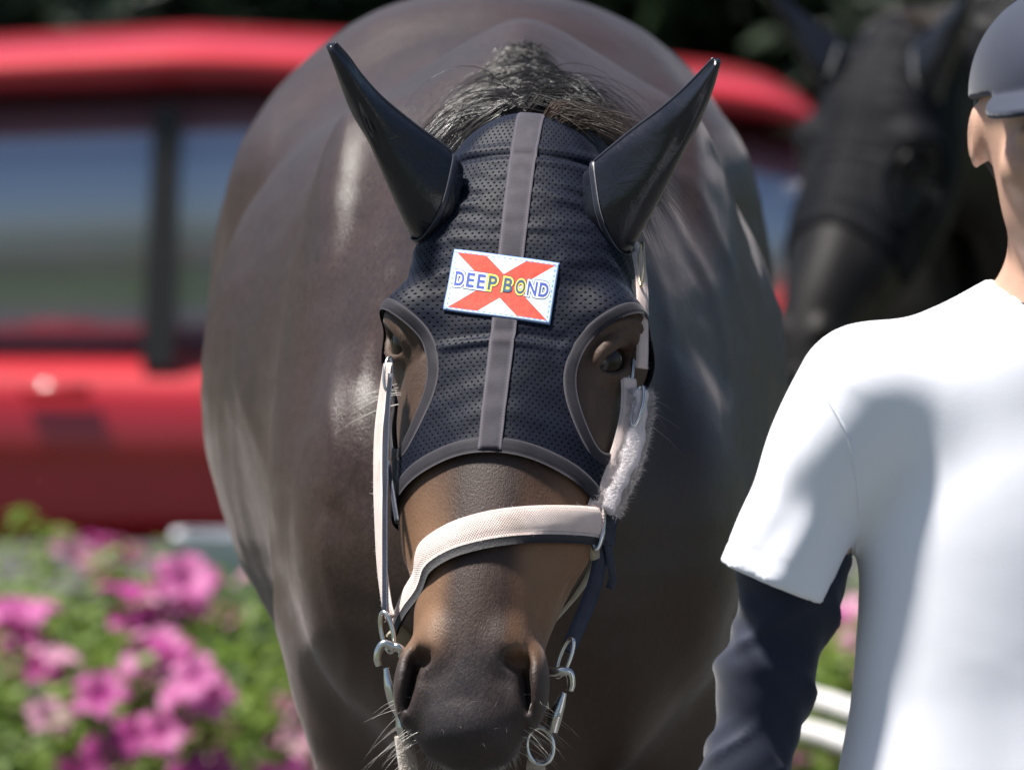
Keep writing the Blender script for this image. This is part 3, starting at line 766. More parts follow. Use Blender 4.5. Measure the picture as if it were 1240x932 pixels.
n = 240; ys = r.uniform(9.13, 9.18, n); R1 = crest(ys); R1[:, 0] += r.uniform(.015, .055, n); d, G = grad(neck_only, R1); R1 -= G * d[:, None]
fl = groom(R1 + G * .002, np.stack([r.uniform(.3, 1, n), r.uniform(-.5, .1, n), r.uniform(.0, .5, n)], 1), r.uniform(.04, .095, n), 9, np.tile([.7, -.25, -.7], (n, 1)), .07, r.uniform(.008, .020, n), 6)
v, f = strands(fl, .0006); make_obj('forelock', v, f, hair_material('brown_forelock_hair', (.030, .020, .016), (.08, .055, .042)), horse)
n = 900; a = r.uniform(0, 2 * np.pi, n); tb = np.array([-.022, 11.58, 1.30])
R2 = tb + np.stack([np.cos(a) * .02, np.zeros(n), np.sin(a) * .03], 1); k = np.linspace(0, 1, 14)[None, :, None]
sp = np.stack([r.normal(0, .05, n), r.normal(.05, .035, n), np.zeros(n)], 1)[:, None]
tail = R2[:, None] + np.array([0, .16, 0]) * np.sin(np.minimum(k * 3, np.pi / 2)) + np.array([0, 0, -.80]) * k ** 1.25 * r.uniform(.75, 1, n)[:, None, None] + sp * np.sin(k * 2.6)
v, f = strands(tail, .0013); make_obj('tail', v, f, HAIR, horse)
def whiskers(n, gen, lmin, lmax, seed):
    r = np.random.default_rng(seed); L = []
    for i in range(n):
        u, v, t, d = gen(r); p = H(u, v, t); h = BV.find_nearest(Vector(p)); p = np.array(h[0]); nn = np.array(h[1])
        d = nrm(d + nn * .5); ln = r.uniform(lmin, lmax); s = np.linspace(0, 1, 8)[:, None]
        bend = np.array([0, 0, -1.0]) * ln * r.uniform(.15, .55) + nrm(r.normal(0, 1, 3)) * ln * .12
        L.append(p - nn * .001 + d * ln * s + bend * s * s)
    return L
W = whiskers(24, lambda r: (-.055 + r.uniform(-.004, .006), r.uniform(-.095, -.03), r.uniform(.545, .597), -UH * r.uniform(.5, 1) + TH * r.uniform(.0, .6)), .018, .060, 11)
W += whiskers(26, lambda r: (.050 + r.uniform(-.006, .004), r.uniform(-.095, -.03), r.uniform(.545, .597), UH * r.uniform(.4, 1) + TH * r.uniform(.0, .6) + VH * .2), .015, .045, 12)
W += whiskers(9, lambda r: (r.uniform(-.04, .04), r.uniform(-.04, .0), r.uniform(.565, .605), VH * r.uniform(.3, .8) + TH * r.uniform(-.2, .5) + UH * r.uniform(-.9, .9)), .006, .016, 13)
W += whiskers(260, lambda r: (r.uniform(-.045, .04), r.uniform(-.11, -.06), r.uniform(.57, .612), TH * r.uniform(.2, 1) + VH * r.uniform(-.3, .3) + UH * r.uniform(-.6, .5)), .005, .014, 14)
v, f = strands(np.array(W), np.r_[np.full(50, .00033), np.full(9, .00009), np.full(260, .00026)]); make_obj('whiskers', v, f, PALE, horse)
W = whiskers(10, lambda r: (-.10, -.06 + r.uniform(-.02, .02), .235 + r.uniform(-.01, .02), -UH + TH * r.uniform(-.1, .5)), .03, .06, 15)
v, f = strands(np.array(W), .00026); make_obj('eye_whiskers', v, f, PALE, horse)
W = whiskers(8, lambda r: (.10, -.06 + r.uniform(-.02, .02), .235 + r.uniform(-.01, .02), UH + TH * r.uniform(-.1, .5)), .03, .06, 16)
v, f = strands(np.array(W), .00030); make_obj('eye_whiskers', v, f, PALE, horse)

# ------------------------------------------------------------------ halter, bridle straps, lead ropes
def webbing(name, c0, c1, dirt=(.30, .24, .16)):
    m = Mat(name); co = m.coord(); uv = m.coord('UV'); sep = m.node('ShaderNodeSeparateXYZ', {0: uv})
    w = m.math('MULTIPLY', m.math('SINE', m.math('MULTIPLY', sep.outputs[1], 2600.0)), m.math('SINE', m.math('MULTIPLY', sep.outputs[0], 60.0)))
    n = m.noise(40, 5, co, .6); c = m.ramp(n, [(.25, c0), (.7, c1)]); c = m.mix(m.ramp(m.noise(22, 4, co), [(.58, (0, 0, 0)), (.8, (.7, .7, .7))]), c, dirt)
    edge = m.math('ABSOLUTE', m.math('SUBTRACT', sep.outputs[0], .5))
    st = m.math('MULTIPLY', m.math('GREATER_THAN', edge, .37), m.math('LESS_THAN', edge, .41))
    c = m.mix(m.math('MULTIPLY', st, .5), c, tuple(x * .6 for x in c0))
    return m.set(color=c, rough=.85, spec=.2, normal=m.bump(m.math('ADD', m.math('MULTIPLY', w, .5), m.math('ADD', m.noise(700, 3, co), m.math('MULTIPLY', st, -1.2))), .6, .0010), sheen=.4, sheen_r=.5)
WEB = webbing('cream_webbing', (.50, .40, .37), (.66, .55, .51)); WEBD = webbing('soiled_webbing', (.22, .19, .13), (.36, .32, .23))
FLEECE = plain('white_fleece', (.56, .51, .52), .95, .15, 90, .8, 500, sheen=.5)
PAD = plain('black_padding', (.012, .012, .016), .7, .2, 80, .3, 500)
NAVY = tape_material('navy_strap', (.014, .018, .032), (.028, .034, .055), 1400, .5)
STEEL = plain('nickel_steel', (.62, .62, .60), .24, .12, 60, .06, 120, metal=1.0)
def fuzz(P, N, n, ln, rad, seed, mat, name, parent, spread=.012):
    r = np.random.default_rng(seed); i = r.uniform(0, len(P) - 1.001, n); k = i.astype(int); f_ = (i - k)[:, None]
    p = P[k] * (1 - f_) + P[k + 1] * f_; nn = N[k] * (1 - f_) + N[k + 1] * f_; T = nrm(np.gradient(P, axis=0))[k]; S = np.cross(T, nn)
    o = r.uniform(-1, 1, n)[:, None]; p = p + S * o * spread; d = nrm(nn * r.uniform(.1, .8, (n, 1)) + S * o * r.uniform(.2, 1.2, (n, 1)) + r.normal(0, .5, (n, 3)))
    s = np.linspace(0, 1, 4)[None, :, None]; L = p[:, None] + d[:, None] * s * (ln * r.uniform(.4, 1, n))[:, None, None] + r.normal(0, .25, (n, 1, 3)) * ln * s * s
    v, f = strands(L, rad); return make_obj(name, v, f, mat, parent)
def drape(pxs, off, n, yoff=None):
    pts, nor = [], []
    for k, p in enumerate(pxs):
        if len(p) == 3: pts.append(unproj(*p)); nor.append(None); continue
        h, nn = ray_px(p[0], p[1], None, off); pts.append(h); nor.append(nn)
    for k in range(len(pts)):
        if nor[k] is None:
            c = H(0, -.06, float((pts[k] - P0) @ TH)); nor[k] = nrm(pts[k] - c)
    return catmull(np.array(pts), n), nrm(catmull(np.array(nor), n))
halter = thing('halter', H(0, -.05, .42), 'cream webbing halter with fleece cheek pieces over the hooded horse head', 'halter')
P, N = drape([(727, 634, 8.945), (712, 633), (690, 632), (650, 633), (610, 637), (575, 645), (545, 657), (520, 676), (503, 700, 8.926), (490, 722, 8.942), (481, 742, 8.958), (477, 756, 8.972)], .009, 60)
v, f, u = ribbon(P, N, .0275, .0036, crown=.2); nb = MB().add(v, f, u).build('noseband', WEB, halter)
T_ = nrm(np.gradient(P, axis=0)); S_ = np.cross(T_, N); dn = np.sign(S_[30, 2]) * -1
v, f, u = ribbon(P - N * .0034 + S_ * dn * .0058, N, .0285, .0075); MB().add(v, f, u).build('padding', PAD, nb)
v, f, u = ribbon(P[:3] + N[:3] * .0032, N[:3], .029, .003); MB().add(v, f, u).build('keeper', WEB, nb)
fuzz(P, N, 900, .0042, .00016, 31, FLEECE, 'frayed_edge', nb, .0138)
# right cheek piece: outer webbing with fleece showing behind it
Pc, Nc_ = drape([(721, 616, 8.945), (728, 596, 8.955), (741, 570, 8.968), (752, 540, 8.982), (760, 505, 8.995), (762, 478, 9.004), (761, 458, 9.010)], .0, 40)
Nc_ = nrm(np.tile(UH * .55 + VH * .75, (40, 1)))
v, f, u = ribbon(Pc, Nc_, .0165, .0040); ck = MB().add(v, f, u).build('cheek_strap', WEB, halter)
Pb = Pc[:36] + UH * .0095 - VH * .005; wv = (.019 + .003 * np.sin(np.linspace(0, 14, 36)) + .0025 * np.sin(np.linspace(1, 41, 36))) * np.sin(np.linspace(.5, 2.6, 36)) ** .5
v, f, u = ribbon(Pb, Nc_[:36], wv, .007, crown=.15, kx=8); fl_ = MB().add(v, f, u).build('fleece_lining', FLEECE, ck)
fuzz(Pb, Nc_[:36], 5500, .0075, .00026, 32, FLEECE, 'fleece_fibres', fl_, .013)
Pd = Pc[6:26] + UH * .017 - VH * .014; v, f, u = ribbon(Pd, nrm(UH * .9 + VH * .4)[None].repeat(20, 0), .012, .004); MB().add(v, f, u).build('rear_strap', WEBD, ck)
# crown straps above the right eye and their buckle
def strap(px, w, th, mat, name, parent, nrmv=None, n=30):
    P, N = drape(px, 0, n); 
    if nrmv is not None: N = np.tile(nrmv, (n, 1))
    v, f, u = ribbon(P, N, w, th); o = MB().add(v, f, u).build(name, mat, parent); return o, P, N
NR = nrm(UH * .45 + VH * .85)
o1, Pq, Nq = strap([(771, 340, 9.065), (769, 370, 9.055), (768, 400, 9.045), (768, 424, 9.035), (764, 440, 9.025)], .0125, .0036, WEB, 'crown_strap', halter, NR)
fuzz(Pq, Nq, 260, .0032, .00016, 34, FLEECE, 'frayed_edge', o1, .0064)
o2, Pq, Nq = strap([(772, 306, 9.060), (776, 330, 9.046), (778, 360, 9.034), (778, 395, 9.026), (778, 425, 9.020), (777, 446, 9.016)], .0115, .0042, WEB, 'crown_strap_end', halter, NR)
fuzz(Pq, Nq, 320, .0032, .00016, 35, FLEECE, 'frayed_edge', o2, .006)
o3, _, _ = strap([(766, 290, 9.075), (772, 300, 9.066), (777, 315, 9.056), (778, 335, 9.045)], .0105, .0038, WEB, 'crown_strap_loop', halter, nrm(UH * .8 + VH * .5))
def ring(c, ax, ry, R, r, name, mat, parent, kx=36):
    """oval ring: ax = long axis (half length ry), second half axis R across"""
    a = np.linspace(0, 2 * np.pi, kx, endpoint=False); ax = nrm(np.asarray(ax[0], float)), nrm(np.asarray(ax[1], float))
    P = np.asarray(c) + np.cos(a)[:, None] * ax[0] * ry + np.sin(a)[:, None] * ax[1] * R
    v, f = tube(P, r, 10, closed=True); return make_obj(name, v, f, mat, parent)
BRASS = plain('dull_brass', (.50, .42, .28), .35, .2, 60, .05, metal=1.0)
ring(unproj(777, 320, 9.044), (nrm(TH + UH * .06), UH * .45 + VH * .6), .022, .0042, .0012, 'buckle', BRASS, halter)
ring(unproj(763, 453, 9.018), (TH, UH * .5 + VH * .8), .0155, .0052, .0017, 'cheek_ring', STEEL, halter)
ring(unproj(724, 636, 8.946), (nrm(TH), nrm(UH + VH * .3)), .024, .0055, .0020, 'square_ring', STEEL, halter)
ring(unproj(772, 492, 8.998), (nrm(TH - UH * .1), nrm(UH + VH * .3)), .020, .005, .0017, 'side_buckle', STEEL, halter)
# left cheek piece, seen edge on
NLft = nrm(-UH * .85 + VH * .5)
o4, Pq, Nq = strap([(470, 440, 9.012), (464, 480, 9.006), (459, 525, 8.998), (458, 575, 8.985), (459, 620, 8.972), (462, 680, 8.955), (468, 728, 8.940), (473, 748, 8.935)], .0185, .0055, WEB, 'cheek_strap', halter, NLft, 50)
fuzz(Pq[12:], Nq[12:], 700, .0048, .00022, 36, FLEECE, 'fleece_fibres', o4, .007)
ring(unproj(470, 452, 9.008), (TH, -UH * .7 + VH * .7), .016, .004, .0016, 'cheek_ring', STEEL, halter)
# chin strap behind the jaw
strap([(723, 664, 8.955), (716, 690, 8.97), (700, 716, 8.985), (682, 738, 8.995), (664, 758, 9.0), (620, 800, 9.01), (560, 812, 9.01), (510, 790, 8.99), (478, 762, 8.95)], .020, .004, WEBD, 'chin_strap', halter, nrm(UH * .4 - VH * .3 + TH * .5), 50)
o5, _, _ = strap([(718, 640, 8.945), (719, 660, 8.948), (721, 676, 8.953)], .011, .004, WEBD, 'ring_loop', halter, NR)

bridle = thing('bit_strap', H(0, -.08, .45), 'navy bit strap with steel rings hanging under the cream halter', 'bridle')
strap([(741, 596, 8.975), (735, 622, 8.965), (731, 650, 8.96), (722, 700, 8.95), (708, 740, 8.94), (694, 772, 8.93), (687, 790, 8.925)], .0140, .0032, NAVY, 'cheek_strap', bridle, nrm(UH * .5 + VH * .8))
strap([(737, 618, 8.962), (733, 640, 8.958), (731, 660, 8.955)], .020, .0055, NAVY, 'buckle_keeper', bridle, nrm(UH * .4 + VH * .8), 8)
strap([(735, 655, 8.955), (739, 680, 8.955), (742, 700, 8.957), (738, 712, 8.958)], .0075, .0026, NAVY, 'strap_end', bridle, nrm(UH * .4 + VH * .8), 14)
strap([(473, 452, 9.000), (469, 500, 8.99), (467, 560, 8.975), (466, 620, 8.96), (466, 680, 8.945), (466, 720, 8.935), (466, 745, 8.93)], .0058, .0026, NAVY, 'cheek_strap', bridle, nrm(-UH * .4 + VH * .9), 40)
strap([(470, 560, 8.985), (476, 600, 8.965), (481, 632, 8.945)], .0065, .0026, NAVY, 'hood_cord', bridle, NLft, 14)
UPX = np.array([1.0, 0, 0]); DNZ = np.array([0, -.12, -1.0])
ring(unproj(469, 765, 8.915), (DNZ + UPX * .18, nrm(UPX + np.array([0, -.8, 0]))), .0180, .0068, .0022, 'bit_ring', STEEL, bridle)
ring(unproj(684, 796, 8.912), (DNZ - UPX * .35, nrm(UPX + np.array([0, -.8, 0]))), .0180, .0062, .0020, 'bit_ring', STEEL, bridle)
def sweep_px(pts, r, name, mat, parent, n=40, k=10):
    P = catmull(np.array([unproj(*p) for p in pts]), n); rr = np.interp(np.linspace(0, 1, n), np.linspace(0, 1, len(r)), r) if not np.isscalar(r) else r
    v, f = tube(P, rr, k); return make_obj(name, v, f, mat, parent)
ROPE = plain('frayed_rope', (.40, .34, .29), .95, .35, 160, .9, 420, sheen=.4)
def lead(side, label):
    root = thing('lead_rope', unproj(489 if side < 0 else 652, 900, 8.9), label, 'lead rope', 'lead ropes clipped to the bit rings')
    if side < 0:
        sweep_px([(472, 787, 8.905), (480, 783, 8.90), (487, 788, 8.90), (486, 796, 8.90)], [.0036, .0040, .0040, .0030], 'hook_eye', STEEL, root)
        sweep_px([(478, 784, 8.90), (466, 779, 8.90), (459, 786, 8.90), (457, 797, 8.90), (459, 806, 8.90)], [.0038, .0038, .0036, .0036, .0030], 'hook', STEEL, root)
        sweep_px([(468, 808, 8.902), (472, 830, 8.90), (478, 850, 8.90), (483, 866, 8.90)], [.0028, .0052, .0060, .0034], 'hook_body', STEEL, root)
        sweep_px([(483, 866, 8.90), (486, 880, 8.90), (489, 896, 8.90)], [.0034, .0050, .0040], 'swivel', STEEL, root)
        path = [(489, 890, 8.905), (491, 905, 8.905), (494, 925, 8.905), (500, 960, 8.905), (540, 1010, 8.92), (660, 1080, 8.90), (790, 1135, 8.76), (858, 1168, 8.60), (880, 1200, 8.58)]
    else:
        sweep_px([(662, 812, 8.905), (672, 813, 8.90), (682, 812, 8.898), (690, 816, 8.898), (692, 828, 8.898), (690, 836, 8.898)], [.0042, .0040, .0040, .0040, .0036, .0032], 'hook', STEEL, root)
        sweep_px([(663, 815, 8.905), (661, 830, 8.905), (661, 845, 8.905), (662, 858, 8.905)], .0021, 'hook_spring', STEEL, root)
        sweep_px([(683, 838, 8.898), (678, 852, 8.897), (672, 868, 8.897), (668, 886, 8.897)], [.0026, .0050, .0068, .0056], 'hook_body', STEEL, root)
        sweep_px([(675, 866, 8.893), (679, 864, 8.893)], [.0024, .0020], 'hook_stud', STEEL, root, 6)
        ring(unproj(654, 903, 8.90), (DNZ + UPX * .06, UPX), .0165, .0118, .0020, 'swivel_loop', STEEL, root)
        path = [(650, 920, 8.905), (649, 935, 8.905), (655, 970, 8.905), (690, 1040, 8.88), (760, 1100, 8.80), (830, 1150, 8.66), (862, 1172, 8.60), (872, 1215, 8.57)]
    P = catmull(np.array([unproj(*p) for p in path]), 60); v, f = tube(P, .0085, 12); o = make_obj('rope', v, f, ROPE, root)
    _, N, B = frames(P); fuzz(P, N, 900, .0075, .0003, 41, ROPE, 'rope_fibres', o, .006); fuzz(P, -N, 900, .0075, .0003, 42, ROPE, 'rope_fibres', o, .006)
    fuzz(P, B, 900, .0075, .0003, 43, ROPE, 'rope_fibres', o, .006)
    return root
lead(-1, 'frayed lead rope with snap hook on the bit ring beside the tan muzzle side')
lead(1, 'frayed lead rope with snap hook and square swivel loop on the shaded muzzle side')

# ------------------------------------------------------------------ the second horse, behind and to the right
def copy_tree(o, parent=None):
    c = o.copy(); COL.objects.link(c); c.parent = parent
    if 'label' in c.keys() and parent is not None: del c['label']
    for ch in list(o.children): copy_tree(ch, c)
    return c
YAW2 = math.radians(-22)
def to_second(dest, src, keep=None):
    c, s_ = math.cos(YAW2), math.sin(YAW2); d = np.array(src) - HORSE_AT
    return np.array([c * d[0] - s_ * d[1], s_ * d[0] + c * d[1], d[2]]) + dest
tip = EARL[-1].mean(0); tip2 = unproj(921, -12, 15.2); DEST = tip2 - (to_second(np.zeros(3), tip)); DEST[2] = 0
horse2 = copy_tree(horse); horse2.location = Vector(DEST); horse2.rotation_euler = (0, 0, YAW2)
horse2['label'] = 'blurred dark horse in a plain hood standing behind the handler'
hood2 = copy_tree(hood); hood2.location = Vector(to_second(DEST, wloc(hood))); hood2.rotation_euler = (0, 0, YAW2)
hood2['label'] = 'plain navy ear hood without a patch on the blurred horse behind'
for ch in list(hood2.children):
    if ch.name.startswith('name_patch'):
        for g in list(ch.children): bpy.data.objects.remove(g)
        bpy.data.objects.remove(ch)
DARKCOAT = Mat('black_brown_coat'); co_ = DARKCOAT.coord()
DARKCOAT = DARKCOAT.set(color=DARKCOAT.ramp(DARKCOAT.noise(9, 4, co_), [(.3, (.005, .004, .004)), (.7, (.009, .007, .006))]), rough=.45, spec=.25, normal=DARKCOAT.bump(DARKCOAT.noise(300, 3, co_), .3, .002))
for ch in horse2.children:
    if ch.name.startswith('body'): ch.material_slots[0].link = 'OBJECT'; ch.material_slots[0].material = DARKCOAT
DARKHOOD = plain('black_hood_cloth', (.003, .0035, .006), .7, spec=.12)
for ch in hood2.children:
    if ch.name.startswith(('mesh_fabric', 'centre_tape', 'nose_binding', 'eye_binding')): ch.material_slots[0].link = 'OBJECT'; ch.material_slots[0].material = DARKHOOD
for o in (hood, hood2): o['group'] = 'navy ear hoods'

# ------------------------------------------------------------------ ground
def ground_material():
    m = Mat('mown_grass'); co = m.coord()
    c = m.ramp(m.noise(3, 6, co, .7), [(.3, (.030, .055, .018)), (.7, (.065, .10, .030))])
    return m.set(color=c, rough=.95, spec=.1, normal=m.bump(m.noise(60, 4, co), .6, .02))
def path_material():
    m = Mat('paddock_path'); co = m.coord()
    c = m.ramp(m.noise(6, 6, co, .7), [(.3, (.055, .055, .052)), (.7, (.085, .085, .08))])
    return m.set(color=c, rough=.95, spec=.15, normal=m.bump(m.noise(220, 4, co), .5, .006))
def sheet(name, x0, x1, y0, y1, z, mat):
    o = make_obj(name, [(x0, y0, z), (x1, y0, z), (x1, y1, z), (x0, y1, z)], [(0, 1, 2, 3)], mat, smooth=False); return tag(o, kind='structure')
sheet('ground', -400, 400, -100, 700, 0.0, ground_material())
sheet('path', -14, 14, 3.0, 16.4, .004, path_material())
tag(make_obj('kerb', *box(0, 16.5, .05, 28, .16, .116), plain('kerb_stone', (.30, .29, .27), .85), smooth=False), kind='structure')
sheet('road', -40, 40, 20.2, 26.5, .004, plain('asphalt', (.05, .05, .052), .9, .3, 8, .4, 200))

# ------------------------------------------------------------------ azalea bed
def leaf_mat(name, c0, c1, trans=.25):
    m = Mat(name); co = m.coord(); n = m.noise(7, 4, co)
    rnd = m.noise(45, 2, co); c = m.mix(rnd, m.ramp(n, [(.3, c0), (.7, c1)]), tuple(x * .7 for x in c0))
    m.set(color=c, rough=.5, spec=.35)
    t = m.node('ShaderNodeBsdfTranslucent', {'Color': c}); mx = m.node('ShaderNodeMixShader', {0: trans}); out = m.N['Material Output']
    m.nt.links.new(m.p.outputs[0], mx.inputs[1]); m.nt.links.new(t.outputs[0], mx.inputs[2]); m.nt.links.new(mx.outputs[0], out.inputs[0])
    return m.m
AZL = leaf_mat('azalea_leaf', (.13, .23, .040), (.33, .42, .085), .48)
STEM = plain('woody_stem', (.055, .040, .028), .85)
def leaves(P, N, size, r):
    """folded leaves: two quads each, facing roughly along N"""
    n = len(P); D = nrm(N + np.array([-.15, .1, .55]) + r.normal(0, .55, (n, 3))); A = nrm(np.cross(D, r.normal(0, 1, (n, 3)))); B = np.cross(D, A); s = (size * r.uniform(.6, 1.25, n))[:, None]
    pts = np.stack([P - A * s * .55, P - A * s * .1 + B * s * .24 + D * s * .07, P + A * s * .55, P - A * s * .1 - B * s * .24 + D * s * .07, P - D * s * .03], 1)
    i = np.arange(n)[:, None] * 5; F = np.concatenate([i + [0, 4, 2, 1], i + [0, 3, 2, 4]], 0)
    return pts.reshape(-1, 3), F
def dome(n, c, rx, ry, h, r, lump=.16, shell=.45):
    a = r.uniform(0, 2 * np.pi, n); ct = r.uniform(-.15, 1, n); st = np.sqrt(1 - ct ** 2)
    D = np.stack([st * np.cos(a), st * np.sin(a), ct], 1); k = 1 + lump * (np.sin(D[:, 0] * 7 + c[0] * 9) * np.cos(D[:, 1] * 6 + c[1] * 5) + .6 * np.sin(D[:, 2] * 11 + D[:, 0] * 9))
    rad = k * (1 - shell * r.random(n) ** 2.2)
    P = np.array(c) + D * rad[:, None] * np.array([rx, ry, h]); P[:, 2] = np.maximum(P[:, 2], .02)
    return P, nrm(D * np.array([1 / rx, 1 / ry, 1 / h]))
def blossom_mesh(seed):
    r = np.random.default_rng(seed); V = []; F = []
    for k in range(5):
        a = k * 2 * np.pi / 5 + r.normal(0, .08); ra = np.array([math.cos(a), math.sin(a), 0]); ta = np.array([-math.sin(a), math.cos(a), 0]); n0 = len(V)
        for i, (d, w, z) in enumerate(((.003, .003, 0), (.014, .010, .012), (.026, .0155, .018), (.036, .013, .016), (.041, .003, .011))):
            for q in (-1, 0, 1): V.append(ra * d + ta * w * q + np.array([0, 0, z + (.003 if q else 0) + r.normal(0, .001)]))
        for i in range(4):
            for q in range(2): F.append((n0 + i * 3 + q, n0 + i * 3 + q + 1, n0 + (i + 1) * 3 + q + 1, n0 + (i + 1) * 3 + q))
    me = bpy.data.meshes.new('blossom'); me.from_pydata([tuple(v) for v in V], [], F); me.update()
    me.polygons.foreach_set('use_smooth', np.ones(len(me.polygons), dtype=bool)); return me
PET = [leaf_mat('petal_' + n, a, b, .4) for n, a, b in (('magenta', (.42, .045, .25), (.62, .10, .42)), ('pink', (.58, .13, .38), (.74, .26, .54)), ('pale_pink', (.66, .30, .46), (.80, .48, .62)))]
BLOS = []
for k, m_ in enumerate(PET): me = blossom_mesh(k); me.materials.append(m_); BLOS.append(me)
def azalea(x, y, rx, ry, h, nb, seed, label, tone=1):
    r = np.random.default_rng(seed); root = thing('azalea_bush', (x, y, 0), label, 'bush', 'azalea bushes in the flower bed')
    P, N = dome(2600, (x, y, .05), rx, ry, h - .05, r); v, f = leaves(P, N, .042, r); make_obj('foliage', v, f, AZL, root)
    mb = MB()
    for k in range(7):
        a = r.uniform(0, 6.28); q = np.array([math.cos(a) * rx * .6, math.sin(a) * ry * .6, h * .8]); v, f = tube(catmull([(x, y, 0), (x + q[0] * .3, y + q[1] * .3, q[2] * .5), (x + q[0], y + q[1], q[2])], 8), np.linspace(.012, .004, 8), 6); mb.add(v, f)
    mb.build('stems', STEM, root)
    P, N = dome(nb, (x, y, .05), rx * 1.03, ry * 1.03, (h - .05) * 1.03, r, shell=.05)
    for p, n_ in zip(P, N):
        cl = r.integers(2, 4)
        for j in range(cl):
            o = bpy.data.objects.new('blossom', BLOS[min(2, max(0, int(r.integers(0, 3)) + tone - 1))]); COL.objects.link(o); o.parent = root
            d = nrm(n_ + np.array([0, -.35, .25]) + r.normal(0, .3, 3)); o.rotation_euler = Vector(d).to_track_quat('Z', 'Y').to_euler()
            sc = r.uniform(1.05, 1.65); o.scale = (sc, sc, sc); o.location = Vector(p - np.array([x, y, 0]) + r.normal(0, .028, 3))
for k, (x, y, rx, ry, h, nb, lab, tone) in enumerate([
        (-.98, 17.35, .34, .36, .40, 16, 'pink azalea bush at the far end of the front row beyond the red car door', 1),
        (-.53, 17.20, .36, .36, .39, 19, 'bright green azalea bush with magenta clusters below the horse flank', 0),
        (-.05, 17.30, .34, .36, .38, 10, 'azalea bush hidden behind the bay horse legs', 1),
        (.45, 17.40, .36, .36, .40, 14, 'azalea bush behind the rope fence next to the handler elbow', 2),
        (.98, 17.45, .36, .36, .42, 10, 'azalea bush hidden behind the handler', 1),
        (-.80, 18.05, .38, .36, .51, 16, 'taller back-row azalea with pink blossoms in front of the red car', 1),
        (-.32, 18.05, .36, .36, .50, 15, 'taller pale-blossomed back-row azalea beside the horse belly', 2),
        (.22, 18.10, .38, .36, .50, 10, 'back-row azalea bush hidden by the bay horse', 1),
        (.74, 18.10, .38, .36, .51, 12, 'pale pink back-row azalea showing between the handler arm and body', 2)]):
    azalea(x, y, rx, ry, h, nb, 100 + k, lab, tone)

ORD = ('first', 'second', 'third', 'fourth', 'fifth')
for k, (src, x, y, rz) in enumerate((('azalea_bush', -1.62, 17.4, 1.0), ('azalea_bush.001', -2.15, 17.9, 2.0), ('azalea_bush.005', -1.45, 18.15, .7), ('azalea_bush.006', -2.7, 17.5, 2.6), ('azalea_bush.005', -3.3, 17.8, 4.0),
        ('azalea_bush', 1.55, 17.6, 2.2), ('azalea_bush.006', 2.05, 17.9, .9), ('azalea_bush.001', 2.6, 17.5, 3.1), ('azalea_bush.003', 3.2, 17.8, 1.7))):
    o = copy_tree(bpy.data.objects[src]); o.location = (x, y, 0); o.rotation_euler = (0, 0, rz); o['label'] = ORD[k if k < 5 else k - 5] + ' azalea along the bed past ' + ('the red car door' if k < 5 else 'the handler, away from the car door')

# ------------------------------------------------------------------ rope fence, planter
fence = thing('rope_fence', (.55, 16.2, 0), 'low white rope fence on short posts beside the azaleas', 'fence')
ROPEW = plain('white_rope', (.62, .60, .60), .9, .12, 60, .8, 260)
def fpt(px, py, Y): return unproj(px, py, Y)
for dy, nm in ((0, 'rope'), (41, 'rope')):
    P = catmull([fpt(870, 812 + dy * .9, 16.95), fpt(960, 838 + dy, 16.7), fpt(1010, 852 + dy, 16.55), fpt(1100, 884 + dy * 1.05, 16.2)], 24); v, f = tube(P, .0155, 12); make_obj(nm, v, f, ROPEW, fence)
for px, Y in ((870, 16.95), (1100, 16.2)):
    b = fpt(px, 800, Y); mb = MB(); v, f = tube([(b[0], Y + .03, 0), (b[0], Y + .03, .44), (b[0], Y + .03, .46)], [.030, .030, .018], 14); mb.add(v, f); mb.build('post', ROPEW, fence)
pl = thing('planter_box', unproj(262, 640, 20.0) * np.array([1, 1, 0]), 'pale grey planter box standing between the azaleas and the red car', 'planter')
c = unproj(272, 640, 20.0); V_ = []
for z, sx in ((0, .075), (.36, .105), (.40, .105), (.40, .085), (.34, .085)):
    V_ += [(c[0] - sx, c[1] - sx, z), (c[0] + sx, c[1] - sx, z), (c[0] + sx, c[1] + sx, z), (c[0] - sx, c[1] + sx, z)]
F_ = [(i * 4 + j, i * 4 + (j + 1) % 4, i * 4 + 4 + (j + 1) % 4, i * 4 + 4 + j) for i in range(4) for j in range(4)] + [(16, 17, 18, 19)]
make_obj('tub', V_, F_, plain('pale_concrete', (.46, .48, .52), .85, .1, 12), pl, smooth=False)

